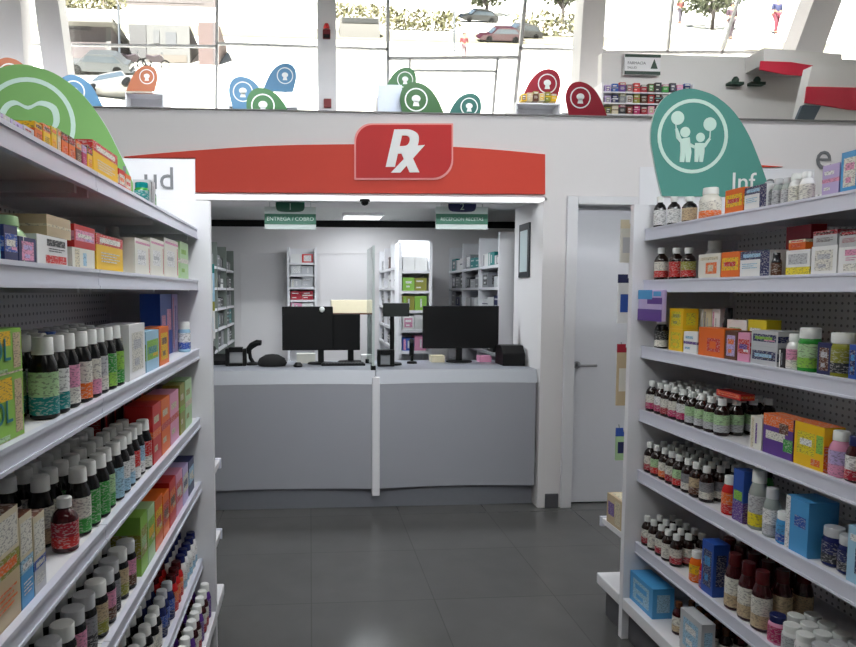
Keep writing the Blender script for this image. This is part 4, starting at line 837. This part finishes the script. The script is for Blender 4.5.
column(46, 0, 56, 75, 22, 'pillar_1', 10.55); column(6, 0, 10, 70, 26, 'pillar_2', 10.5); column(326.5, 0, 327.5, 110, 18, 'pillar_3', 10.55); column(595, 0, 589, 100, 23, 'pillar_4', 10.55); column(828, 0, 806, 60, 30, 'pillar_5', 9.6)
for px, py, lb in ((326.5, 34, 'red and black alarm sounder high on the slim white column'), (327.5, 103, 'dark red alarm button low on the slim white column')):
    p = at(px, py, 10.54); t = thing('fire_alarm', lb, 'alarm', (p.x, 10.549, p.z))
    MB().box((-.06, -.05, -.08), (.06, 0, .06)).build('casing', mat('alarm_red', (120, 20, 30), .4), t, bevel=.01)
    if py < 50: MB().lathe([(.045, .061), (.05, .1), (.03, .15), (0, .16)], 14, (0, -.03, 0)).build('beacon', paint('red'), t); MB().box((-.05, -.056, -.075), (.05, -.0502, -.02)).build('speaker_grille', M_black, t)
# far racks with leaf signs
def hall_rack(label, x0, x1, Y, ztop, d_=.5, lean=0):
    t = thing('hall_rack', label, 'shelving', ((x0 + x1) / 2, Y, HF)); hw = (x1 - x0) / 2; h = ztop - HF
    for s in (-1, 1): MB().box((s * hw - (.02 if s > 0 else 0), 0, 0), (s * hw + (0 if s > 0 else .02), d_, h)).build('side_panel', M_white, t)
    MB().box((-hw + .021, d_ / 2 - .01, .05), (hw - .021, d_ / 2 + .01, h)).build('back_panel', M_white, t)
    for k in range(4): MB().box((-hw + .021, .01, h - .02 - k * .3), (hw - .021, d_ / 2 - .011, h - k * .3)).build('shelf', M_white, t)
    return t
def far_leaf(px, py, rpx, Y, col, label, mir=1, ztop=None, rest=None):
    c = at(px, py, Y); r = rpx / F_PX * Y
    t = thing('leaf_sign', label, 'sign', (c.x, Y, c.z - 1.67 * r), 0, 'leaf signs in the mirrored hall')
    MB().prism([(x, z + 1.67 * r) for x, z in leaf_poly(r, mir)], -.012, .012).build('leaf_panel', mat('leaf_' + str(col), dim(col, .62), .5, noise=.01), t)
    MB().ring(0, 1.67 * r, r * .78, r * .88, -.0145, -.0122, 24).build('ring', mat('leaf_ring', (220, 226, 224), .5, noise=0), t)
    ic = MB(); ic.disc(0, 1.75 * r, r * .34, -.0142, -.0122, 14, 0, .8); ic.prism([(-r * .25, 1.2 * r), (r * .25, 1.2 * r), (r * .15, 1.6 * r), (-r * .15, 1.6 * r)], -.0142, -.0122); ic.build('pictogram', mat('leaf_ring', (220, 226, 224)), t)
    if rest is not None and c.z - 1.67 * r - rest > .01: MB().box((-.02, .0125, rest - (c.z - 1.67 * r)), (.02, .03, r)).build('post', M_metal, t)
    return t
LO, LB, LG, LT, LR = (214, 120, 74), (84, 152, 200), (56, 132, 66), (24, 112, 102), (176, 24, 52)
def group_rack(label, px0, px1, pytop, Y):
    a, b = at(px0, pytop, Y), at(px1, pytop, Y); hall_rack(label, a.x, b.x, Y + .05, a.z); return a.z
z1 = group_rack('low white hall rack below the orange leaf sign', 124, 163, 91, 9.2); far_leaf(147, 77, 8, 9.2, LO, 'orange leaf sign standing on a low white rack beyond the parapet', -1, rest=z1)
z2 = group_rack('pale hall rack at the frame edge under another orange leaf sign', -10, 24, 80, 9.6); far_leaf(10, 75, 12, 9.6, LO, 'orange leaf sign half hidden behind the big green leaf sign', rest=z2)
z3 = group_rack('white hall rack behind the big green leaf sign', 50, 90, 100, 9.0); far_leaf(74, 92, 12, 9.0, LB, 'blue leaf sign peeping out behind the big green leaf sign', rest=z3)
z4 = group_rack('white hall rack under the paired blue and green leaf signs', 228, 298, 104, 9.3); far_leaf(243, 92, 11, 9.2, LB, 'blue leaf sign behind the green ringed leaf sign', rest=z4); far_leaf(263, 106, 13, 8.9, LG, 'green ringed leaf sign before the blue one', rest=None); far_leaf(285, 76, 9, 9.6, LB, 'small blue leaf sign highest of the blue pair', -1, rest=z4)
z5 = group_rack('pale grey hall rack under the two green leaf signs', 377, 436, 96, 9.4); far_leaf(405, 80, 9, 9.5, LG, 'smaller green leaf sign above the larger green one', -1, rest=z5); far_leaf(416, 100, 13, 9.1, (44, 110, 44), 'larger dark green leaf sign beside the pale panel', rest=z5)
tag(MB().box((at(378, 84, 9.2).x, 9.2, HF), (at(402, 84, 9.2).x, 9.25, at(402, 85, 9.2).z)).build('display_panel', mat('pale_blue_panel', (204, 212, 230), .5)), 'pale blue display panel beside the green leaf signs', 'panel')
z6 = group_rack('white hall rack under the dark teal leaf sign', 446, 486, 113, 9.0); far_leaf(469, 107, 10, 9.0, LT, 'dark teal leaf sign low at the parapet', -1, rest=None)
z7 = group_rack('long white hall rack with goods under the first crimson leaf sign', 517, 562, 101, 8.6); far_leaf(547, 84, 11, 8.86, LR, 'crimson leaf sign over the goods rack', -1, rest=z7)
z8 = group_rack('grey-white hall rack under the second crimson leaf sign', 564, 602, 111, 8.6); far_leaf(580, 98, 12, 8.6, LR, 'crimson leaf sign before the white column', 1, rest=z8)
HG = []
def hall_goods(pxs, py, Y, cols, hpx, tail):
    for i, px in enumerate(pxs):
        p = at(px, py, Y); w_ = (pxs[1] - pxs[0]) * .86 / F_PX * Y; h = (hpx + (i * 37 % 5) * .6) / F_PX * Y
        o = place(carton_mesh(w_, .12, h, cols[i % len(cols)], prints(('block', 'stripe', 'band')[i % 3], [cols[(i + 2) % len(cols)], 'offwhite'])), 'hall_carton', None, (p.x, Y, p.z)); HG.append((o, cols[i % len(cols)], tail))
hall_goods([524 + i * 6 for i in range(6)], 101, 8.66, ['yellow', 'beige', 'brown', 'cream', 'olive', 'yellow'], 7, 'goods rack under the first crimson sign')
# sales wall of the hall
SWY = 9.4
pA, pB = at(602, 53, SWY), at(768, 130, SWY)
struct(MB().box((pA.x, SWY, HF + .0), (12, SWY + .12, pA.z)).build('wall_hall_sales', hallm))
pa, pb = at(603, 82, SWY - .35), at(692, 125, SWY - .35)
t = thing('wall_shelving', 'wall shelves of colourful goods beyond the parapet beside the teal sign', 'shelving', ((pa.x + pb.x) / 2, SWY - .35, HF)); hw = (pb.x - pa.x) / 2
for s in (-1, 1): MB().box((s * hw - .012, 0, 0), (s * hw + .012, .345, pa.z - HF)).build('side_panel', M_white, t)
zrows = [at(640, y, SWY - .35).z for y in (92, 103, 114)]
for z in zrows: MB().box((-hw + .013, 0, z - HF - .02), (hw - .013, .34, z - HF - .001)).build('shelf', M_white, t)
for k, (yy, cols) in enumerate(((92, ['lilac', 'blue', 'purple', 'grey', 'red', 'crimson', 'brown', 'charcoal', 'green', 'charcoal', 'pink', 'navy']), (103, ['lilac', 'navy', 'grey', 'white', 'olive', 'brown', 'red', 'wine', 'charcoal', 'teal', 'white', 'grey']), (114, ['olive', 'cream', 'charcoal', 'brown', 'magenta', 'crimson', 'pink', 'wine', 'beige', 'white', 'grey', 'lilac']))):
    hall_goods([608 + i * 7.2 for i in range(12)], yy, SWY - .33, cols, 7, ('top', 'middle', 'lowest visible')[k] + ' row of the hall wall shelves')
cnt, seen = {}, {}
for o, c, tl in HG: cnt[(c, tl)] = cnt.get((c, tl), 0) + 1
for o, c, tl in HG:
    seen[(c, tl)] = seen.get((c, tl), 0) + 1
    tag(o, (ORD[seen[(c, tl)] - 1] + ' ' if cnt[(c, tl)] > 1 else '') + 'small ' + c + ' carton on the ' + tl, 'box', 'cartons in the mirrored hall')
p, q_ = at(625, 54, SWY - .06), at(660, 75, SWY - .06)
t = thing('aisle_sign', 'white notice board with dark green bars high on the hall wall', 'sign', ((p.x + q_.x) / 2, SWY - .06, q_.z)); hw, hh = (q_.x - p.x) / 2, p.z - q_.z
M_dg = mat('dark_green_bar', (30, 60, 48), .5, noise=0)
MB().box((-hw, 0, 0), (hw, .03, hh)).build('board', M_white, t); MB().box((-hw, -.008, 0), (hw, -.0005, hh * .16)).box((-hw, -.008, hh * .86), (hw, -.0005, hh)).build('bar', M_dg, t)
MB().prism([(hw * .45, hh * .3), (hw * .85, hh * .3), (hw * .65, hh * .78)], -.006, -.0005).build('emblem', M_dg, t); text('FARMACIA', hh * .2, (-hw * .85, -.004, hh * .5), t, M_greylet); text('SALUD', hh * .16, (-hw * .85, -.004, hh * .28), t, M_greylet)
for px, lb in ((733.5, 'small dark sign clip on the hall wall, nearest the teal sign'), (755, 'small dark sign clip on the hall wall, nearest the red fascia')):
    p = at(px, 84, SWY - .02); t = thing('sign_clip', lb, 'light', (p.x, SWY - .001, p.z))  # sign clips, modelled with an invented lamp-like head
    MB().box((-.11, -.1, -.03), (.11, -.0, .01)).build('bracket', M_dg, t); MB().lathe([(0, .011), (.045, .011), (.05, .05), (.025, .09), (0, .09)], 12, (0, -.06, 0)).build('fitting_head', M_dg, t)
# red fascias
def fascia(label, poly, redpoly, Y, dep):
    pts = [wp(x, y, Y) for x, y in poly]; cx = sum(p[0] for p in pts) / len(pts); cz = min(p[1] for p in pts)
    t = thing('red_fascia', label, 'sign', (cx, Y, cz)); loc = lambda P: [(x - cx, z - cz) for x, z in [wp(px, py, Y) for px, py in P]]
    if Y < 9:
        for u in (.5, 1.6): MB().tube([(u, dep / 2, max(z for x, z in pts) - cz - .02), (u, dep / 2, HCEIL - cz)], .012, 6).build('hanger_rod', M_metal, t)
    MB().prism(loc(poly), 0, dep).build('white_board', hallm, t); MB().prism(loc(redpoly), -.02, -.0005).build('red_band', mat('hall_red', (206, 26, 62), .4), t); return t
fascia('white overhead fascia with crimson band beside the slanting white column', [(764, 48), (842, 54), (842, 68), (812, 68), (764, 64)], [(760, 61.5), (790, 62.5), (812, 66), (811, 77), (785, 75), (759, 70)], 9.0, .399)
fascia('white panel with broad red band at the upper corner of the view', [(812, 66), (900, 70), (900, 140), (796, 136)], [(806, 87), (900, 89), (900, 113), (848, 110), (804, 103)], 8.2, .15)
p = [wp(x, y, 8.1) for x, y in ((803, 105), (821, 106), (812, 124), (795, 124))]
tag(MB().prism([(x, z) for x, z in p][::-1], 8.1, 8.15).build('dark_opening', mat('opening_dark_blue', (66, 84, 100), .3)), 'slate-blue slanted panel standing in for dark opening under the broad red band', 'screen')  # dark blue slab stands in for a dark opening
# ------------------------------------------------------------------ mirrored street, built as a real slope
def slope_z(Y): return 12.9 + 1.5 + .55 * (Y - 43)
b = MB(); b.v = [(-120, 18, slope_z(18)), (160, 18, slope_z(18)), (160, 130, slope_z(130)), (-120, 130, slope_z(130)), (-120, 18, -1), (160, 18, -1)]; b.face([0, 1, 2, 3]); b.face([4, 5, 1, 0])
struct(b.build('ground_mirrored_street', mat('pale_concrete', (226, 222, 212), .9, noise=.06, scale=.4)))
b = MB(); b.v = [(-60, 64, slope_z(64) + .06), (90, 64, slope_z(64) + .06), (90, 70, slope_z(70) + .06), (-60, 70, slope_z(70) + .06)]; b.face([0, 1, 2, 3]); struct(b.build('path_kerb', mat('dry_verge', dim((250, 240, 205), .2), .9, noise=.1, scale=.8)))
def on_slope(px, py):
    d = ray(px, py); t = (slope_z(0) - EYE.z) / (d.z - .55 * d.y); return EYE + d * t
SL = math.atan(.55)
def car(px, py, body, label, L=4.3, rz=0, kind='car'):
    p = on_slope(px, py); t = thing('car', label, 'car', p, 0); t.rotation_euler = (SL, 0, rz)
    prof = [(-.5, .25), (-.5, .62), (-.46, .72), (-.28, .8), (-.16, 1.28), (-.08, 1.38), (.2, 1.4), (.3, 1.32), (.42, .88), (.49, .8), (.5, .4), (.48, .25)]
    bm = mat('car_' + str(body), dim((246, 246, 244), .2) if min(body) > 225 else dim(body), .3, noise=0, coat=.3)
    MB().prism([(x * L, z) for x, z in smooth_poly(prof, 3, True)][::-1], -.85, .85).build('body', bm, t, bevel=.08)
    gm = mat('car_glass', (70, 80, 90), .1, noise=0)
    for s in (-1, 1): MB().prism([(-.24 * L, .84), (.38 * L, .86), (.28 * L, 1.26), (-.14 * L, 1.26)], s * .862, s * .852).build('side_window', gm, t)
    b = MB(); b.v = [(-.285 * L, -.7, .84), (-.285 * L, .7, .84), (-.17 * L, .6, 1.28), (-.17 * L, -.6, 1.28)]; b.face([0, 3, 2, 1]); b.build('windscreen', gm, t)
    for x in (-.32, .31):
        for s in (-1, 1):
            w_ = MB().lathe([(0, -.1), (.3, -.1), (.32, -.06), (.32, .06), (.3, .1), (0, .1)], 18); w_.v = [(a, c, b_) for a, b_, c in w_.v]; w_.build('wheel', M_black, t, (x * L, s * .8, .32))
    return t
car(116, 99, (238, 238, 236), 'white car parked nearest, behind the orange leaf sign', 4.4, PI - .5)
car(100, 73, (196, 204, 212), 'silver car behind the white car', 4.3, .1)
car(500, 42, (150, 70, 90), 'dark red car by the hedge', 4.2, 0); car(520, 38, (170, 170, 178), 'grey car parked against the dark red car', 4.2, .2); car(478, 22, (80, 84, 92), 'dark car up the slope above the red one', 4.4, .1)
def motorbike(px, py, label):
    p = on_slope(px, py); t = thing('motorcycle', label, 'motorcycle', p); t.rotation_euler = (SL, 0, .3)
    for x in (-.65, .65):
        w_ = MB()
        for i in range(16): a0, a1 = 2 * PI * i / 16, 2 * PI * (i + 1) / 16; w_.tube([(x + .3 * math.cos(a0), 0, .3 + .3 * math.sin(a0)), (x + .3 * math.cos(a1), 0, .3 + .3 * math.sin(a1))], .06, 6)
        w_.build('wheel', M_black, t)
    MB().prism([(-.7, .6), (-.2, .4), (.3, .4), (.55, .75), (.2, .95), (-.2, .8), (-.75, .85)], -.16, .16).build('body', mat('bike_dark', (70, 60, 66), .4), t, bevel=.04)
    MB().tube([(.62, 0, .32), (.45, 0, .98), (.4, -.3, 1.08)], .03).tube([(.45, 0, .98), (.4, .3, 1.08)], .03).build('handlebar', M_metal, t)
motorbike(132, 67, 'dark motorcycle before the grey doorway'); motorbike(156, 68, 'dark motorcycle nearest the pale shopfront')
# buildings
def building(name, label, px0, px1, pyt, pyb, col, dep=5, wins=(), roof=None, py_g=None):
    g = on_slope((px0 + px1) / 2, pyb); Y = g.y; a, c = at(px0, pyt, Y), at(px1, pyb, Y)
    t = thing(name, label, 'building', ((a.x + c.x) / 2, Y, c.z)); hw = (c.x - a.x) / 2; h = a.z - c.z
    MB().box((-hw, 0, -.4), (hw, dep, h)).build('wall', mat('stucco_' + str(col), dim(col, .16), .9), t)
    for (u0, v0, u1, v1, wc) in wins: MB().box((-hw + 2 * hw * u0, -.06, h * v0), (-hw + 2 * hw * u1, -.001, h * v1)).build('window', mat('shade_' + str(wc), dim(wc, .16), .6), t)
    if roof: MB().box((-hw - .4, -.9, h), (hw + .4, dep + .2, h + .35)).build('roof', mat('roof_' + str(roof), dim(roof, .2), .8), t)
    return t
building('shop_building', 'white shop building with grey openings behind the orange leaf sign', 129, 190, 24, 63, (240, 238, 236), 6, [(0, .1, .28, .98, (168, 164, 166)), (.4, .5, .5, .85, (190, 190, 194)), (.6, .4, .78, .8, (180, 182, 190)), (.3, 0, .95, .2, (214, 196, 178))])
building('pink_building', 'narrow pinkish building beside the thin glazing bar', 198, 219, 22, 65, (226, 194, 190), 5, [(.72, 0, 1, 1, (176, 160, 160))])
building('low_building', 'low mauve-white building with dark eave behind the silver car', 60, 112, 26, 66, (214, 198, 200), 5, [(0, .9, .6, 1.05, (140, 136, 138)), (.9, 0, 1, 1, (236, 230, 226))], (236, 232, 222))
building('roof_building', 'distant building with pale striped roof at the top edge', 100, 215, -6, 6, (226, 212, 210), 6, [(.1, .2, .9, .5, (196, 178, 178))])
building('kiosk', 'cream kiosk with dark sign board beyond the slim column', 340, 380, 17, 38, (246, 240, 232), 4, [(.05, .72, .95, .96, (70, 70, 66))])
# hedges and trees
def leaf_cloud(b, n, cx, cy, cz, rx_, ry_, rz_, size, rnd):
    for i in range(n):
        u = Vector((rnd.gauss(0, 1), rnd.gauss(0, 1), rnd.gauss(0, 1))).normalized() * rnd.uniform(.55, 1)
        c = Vector((cx + u.x * rx_, cy + u.y * ry_, cz + u.z * rz_)); a = Vector((rnd.gauss(0, 1), rnd.gauss(0, 1), rnd.gauss(0, 1))).normalized(); d = a.orthogonal().normalized(); e_ = a.cross(d)
        k = len(b.v); s = size * rnd.uniform(.6, 1.3); b.v += [tuple(c + d * s), tuple(c + e_ * s * .5), tuple(c - d * s), tuple(c - e_ * s * .5)]; b.face([k, k + 1, k + 2, k + 3], rnd.randint(0, 1))
rnd = random.Random(4)
LM = [mat('hedge_leaf', dim((222, 220, 160), .22), .8, noise=.15, scale=2), mat('hedge_leaf_dry', dim((240, 230, 180), .22), .8, noise=.15, scale=2)]
def hedge(px0, px1, py, hpx, label):
    p, q_ = on_slope(px0, py), on_slope(px1, py); Y = p.y; h = hpx / F_PX * Y; t = thing('hedge', label, 'hedge', ((p.x + q_.x) / 2, Y, p.z)); hw = (q_.x - p.x) / 2
    b = MB(); n = int(hw / 1.0) + 2
    for i in range(n): leaf_cloud(b, 130, -hw + 2 * hw * i / (n - 1), 0, h * .5, 1.4, .9, h * .55, .28, rnd)
    b.build('foliage', LM, t)
    b = MB()
    for i in range(n): b.tube([(-hw + 2 * hw * i / (n - 1), 0, -.3), (-hw + 2 * hw * i / (n - 1) + .2, 0, h * .6)], .05, 5)
    b.build('stems', mat('twig', (150, 130, 104), .9), t)
hedge(338, 384, 20, 16, 'yellow-green hedge beyond the slim column'); hedge(392, 446, 30, 20, 'pale yellow-green hedge in the middle glazing bay'); hedge(524, 590, 36, 24, 'straw-coloured hedge beside the red cars'); hedge(60, 120, 8, 14, 'pale hedge on the slope above the low mauve building')
def tree(px, py, hpx, crown, label):
    p = on_slope(px, py); H = hpx / F_PX * p.y; t = thing('tree', label, 'tree', p)
    MB().tube([(0, 0, -.3), (.1, 0, H * .4), (-.1, .1, H * .8)], .22, 8).tube([(.05, 0, H * .4), (1.2, 0, H * .8)], .12, 6).tube([(.05, 0, H * .4), (-1.1, .1, H * .85)], .12, 6).build('trunk', mat('bark', dim((170, 155, 150)), .9), t)
    b = MB(); leaf_cloud(b, 700, 0, 0, H, crown, crown * .8, crown * .6, .4, rnd); b.build('crown', [mat('tree_leaf', dim((150, 165, 120)), .8, noise=.15, scale=2), mat('tree_leaf_pale', dim((190, 200, 150)), .8, noise=.15, scale=2)], t)
tree(562, 24, 34, 3.0, 'tree with bare leaning trunk above the straw hedge'); tree(712, 30, 36, 4.2, 'leafy green tree at the top edge over the hall wall'); tree(486, 16, 26, 3.4, 'dark green tree above the red cars')
# people on the street
def person(px, py, hpx, shirt, trousers, label, stride=.12):
    p = on_slope(px, py); Hh = hpx / F_PX * p.y; k = Hh / 1.75; t = thing('person', label, 'person', p)
    def skin(name, V, E, Rr, m, root=0):
        me = bpy.data.meshes.new(name); me.from_pydata([tuple(x * k for x in v) for v in V], E, []); o = place(me, name, t); me.materials.append(m)
        md = o.modifiers.new('skin', 'SKIN'); md.use_smooth_shade = True
        for i, r in enumerate(Rr): me.skin_vertices[0].data[i].radius = (r * k, r * k)
        me.skin_vertices[0].data[root].use_root = True; s = o.modifiers.new('sub', 'SUBSURF'); s.levels = s.render_levels = 1; return o
    V = [(0, 0, .95), (0, 0, 1.2), (0, 0, 1.42), (0, 0, 1.52), (0, -.02, 1.6), (0, -.02, 1.72), (-.2, 0, 1.4), (-.25, .02, 1.13), (-.26, -.08, .9), (.2, 0, 1.4), (.25, .02, 1.13), (.26, -.08, .9), (-.1, 0, .9), (-.11, -stride, .5), (-.11, -stride * .6, .07), (-.11, -stride * .6 - .16, .04), (.1, 0, .9), (.11, stride, .5), (.11, stride * 1.6, .07), (.11, stride * 1.6 - .16, .04)]
    E = [(0, 1), (1, 2), (2, 3), (3, 4), (4, 5), (2, 6), (6, 7), (7, 8), (2, 9), (9, 10), (10, 11), (0, 12), (12, 13), (13, 14), (14, 15), (0, 16), (16, 17), (17, 18), (18, 19)]
    skin('body', V, E, [.13, .13, .13, .055, .085, .07, .055, .04, .03, .055, .04, .03, .08, .055, .04, .035, .08, .055, .04, .035], mat('skin_tone', (170, 120, 92), .6, noise=0))
    skin('shirt', [V[0], V[1], V[2], V[6], V[7], V[9], V[10]], [(0, 1), (1, 2), (2, 3), (3, 4), (2, 5), (5, 6)], [.145, .15, .145, .075, .06, .075, .06], mat('cloth_' + str(shirt), dim(shirt, .2), .8))
    skin('trousers', [V[0], V[12], V[13], V[14], V[16], V[17], V[18]], [(0, 1), (1, 2), (2, 3), (0, 4), (4, 5), (5, 6)], [.14, .095, .07, .055, .095, .07, .055], mat('cloth_' + str(trousers), dim(trousers, .2), .8))
    b = MB().lathe([(0, .13), (.07, .115), (.098, .05), (.09, 0), (.075, -.03)][::-1], 12, (0, .005, 1.665)); b.v = [tuple(c * k for c in v) for v in b.v]; b.build('hair', mat('dark_hair', (40, 32, 30), .7, noise=0), t)
person(464, 60, 26, (236, 110, 120), (226, 180, 190), 'person in salmon clothes walking across the forecourt'); person(680, 24, 26, (232, 120, 110), (150, 140, 160), 'person in coral top near the leafy tree'); person(731, 40, 36, (150, 100, 130), (120, 90, 110), 'person in dark mauve clothes walking up the slope'); person(776, 34, 36, (110, 120, 190), (220, 90, 120), 'person in blue top near the slanting column')
def lamp_post(px, py, hpx, label):
    p = on_slope(px, py); H = hpx / F_PX * p.y; t = thing('lamp_post', label, 'lamp post', p)
    MB().tube([(0, 0, -.3), (0, 0, H)], .09, 10).build('pole', M_metal, t); MB().tube([(0, 0, H), (0, -.6, H + .25), (0, -1.2, H + .3)], .06, 8).build('arm', M_metal, t); MB().box((-.16, -1.8, H + .22), (.16, -1.2, H + .36)).build('fitting_head', M_dark, t, bevel=.03)
lamp_post(454, 52, 40, 'grey street lamp beside the person in salmon clothes'); lamp_post(120, 70, 60, 'pale lamp post beside the low mauve building')
# ------------------------------------------------------------------ light
M_tube = mat('added_tube', (255, 252, 246), .5, emit=9, noise=0)
def added_luminaire(x, y, z, L, power, label, rz=0, name='added_light', w_=.16, spread=150, tilt=0):  # unseen fittings added out of view to shape the light
    t = thing(name, label, 'light', (x, y, z), rz)
    MB().box((-w_ / 2, -L / 2, 0), (w_ / 2, L / 2, .06)).build('housing', M_white, t); MB().box((-w_ / 2 + .01, -L / 2 + .01, -.012), (w_ / 2 - .01, L / 2 - .01, -.0005)).build('diffuser', M_tube, t)
    for s in (-1, 1): MB().tube([(0, s * L * .4, .06), (0, s * L * .4, HCEIL - z)], .004, 6).build('cable', M_metal, t)
    ld = bpy.data.lights.new('lamp', 'AREA'); ld.shape = 'RECTANGLE'; ld.size = w_; ld.size_y = L; ld.energy = power; ld.spread = math.radians(spread); ld.color = (.92, .965, 1)
    lo = bpy.data.objects.new('lamp', ld); C.objects.link(lo); lo.parent = t; lo.location = (0, 0, -.02); lo.rotation_euler = (0, -math.radians(tilt), 0); return t
added_luminaire(-.05, 1.8, 2.75, 1.4, 11, 'added unseen fluorescent fitting hung low along the aisle')  # added so the racks grow darker towards the floor
added_luminaire(.6, -.6, 3.5, 4.4, 36, 'added unseen asymmetric fitting aimed at the signs from over the shopper', PI / 2, spread=62, tilt=72)  # added lamp, tilted to brighten leaf signs and upper wall
added_luminaire(.7, 3.1, 4.3, 4.6, 4, 'added unseen fluorescent fitting washing the wall over the red sign', PI / 2, spread=140)  # added wash that lifts the upper counter wall
added_luminaire(3.4, 3.5, 4.3, 3.6, 15, 'added unseen fluorescent fitting washing the wall beyond the balloon-sign rack', PI / 2, spread=96)  # added wash that lifts the door side of the wall
added_luminaire(-3.4, 3.5, 4.3, 2.6, 16, 'added unseen fluorescent fitting washing the wall beyond the tooth-sign rack', PI / 2, spread=96)  # added twin of the door-side wash
for x, y, z, pw, wh in ((-4.6, 7.2, 5.2, 95, 'its paired orange signs'), (-1.4, 7.2, 5.2, 85, 'its blue signs'), (2.0, 7.6, 5.3, 60, 'its teal sign'), (5.6, 7.8, 5.4, 16, 'its crimson signs')):
    added_luminaire(x, y, z, 2.4, pw, 'added unseen fluorescent fitting over the mirrored hall at ' + wh, PI / 2, spread=130, tilt=45)  # added out of view to brighten columns and leaf faces
def room_lamp(x, y, z, sx, sy, power, parent=None):
    ld = bpy.data.lights.new('lamp', 'AREA'); ld.shape = 'RECTANGLE'; ld.size = sx; ld.size_y = sy; ld.energy = power; ld.color = (.9, .96, 1)
    lo = bpy.data.objects.new('lamp', ld); C.objects.link(lo); lo.location = (x, y, z); return lo
room_lamp(cl.location.x, 6.35, DCEIL - .045, .34, .26, 5.5)
cl2 = thing('ceiling_light', 'added unseen dispensary ceiling light just behind the bulkhead', 'light', (.35, 5.05, DCEIL))  # unseen fitting added to brighten the return wall and counter
MB().box((-.6, -.12, -.03), (.6, .12, -.0005)).build('frame', M_white, cl2); MB().box((-.58, -.1, -.034), (.58, .1, -.0305)).build('diffuser', mat('lamp_diffuser', (255, 255, 255)), cl2)
room_lamp(.35, 5.05, DCEIL - .045, 1.1, .2, 22)
room_lamp(.36, WY + .05, SOF - .035, 2.3, .08, 3)
sd = bpy.data.lights.new('sun', 'SUN'); sd.energy = 30; sd.angle = .01; sd.color = (1, .97, .92)
so = bpy.data.objects.new('sun', sd); C.objects.link(so); so.rotation_euler = (math.radians(42), 0, math.radians(-25)); so.location = (0, -10, 40)
wd = bpy.data.worlds.new('world'); bpy.context.scene.world = wd; wd.use_nodes = True
nt = wd.node_tree; bg = nt.nodes['Background']; sk = nt.nodes.new('ShaderNodeTexSky'); sk.sky_type = 'HOSEK_WILKIE'; sk.turbidity = 4; sk.sun_direction = (.3, -.5, .8)
nt.links.new(sk.outputs[0], bg.inputs[0]); bg.inputs[1].default_value = 2.2
sc = bpy.context.scene
sc.view_settings.view_transform = 'Standard'; sc.view_settings.look = 'None'; sc.view_settings.exposure = 0; sc.view_settings.gamma = 1; sc.view_settings.use_curve_mapping = False
sc.cycles.max_bounces = 8; sc.cycles.sample_clamp_indirect = 6
bpy.context.view_layer.update()
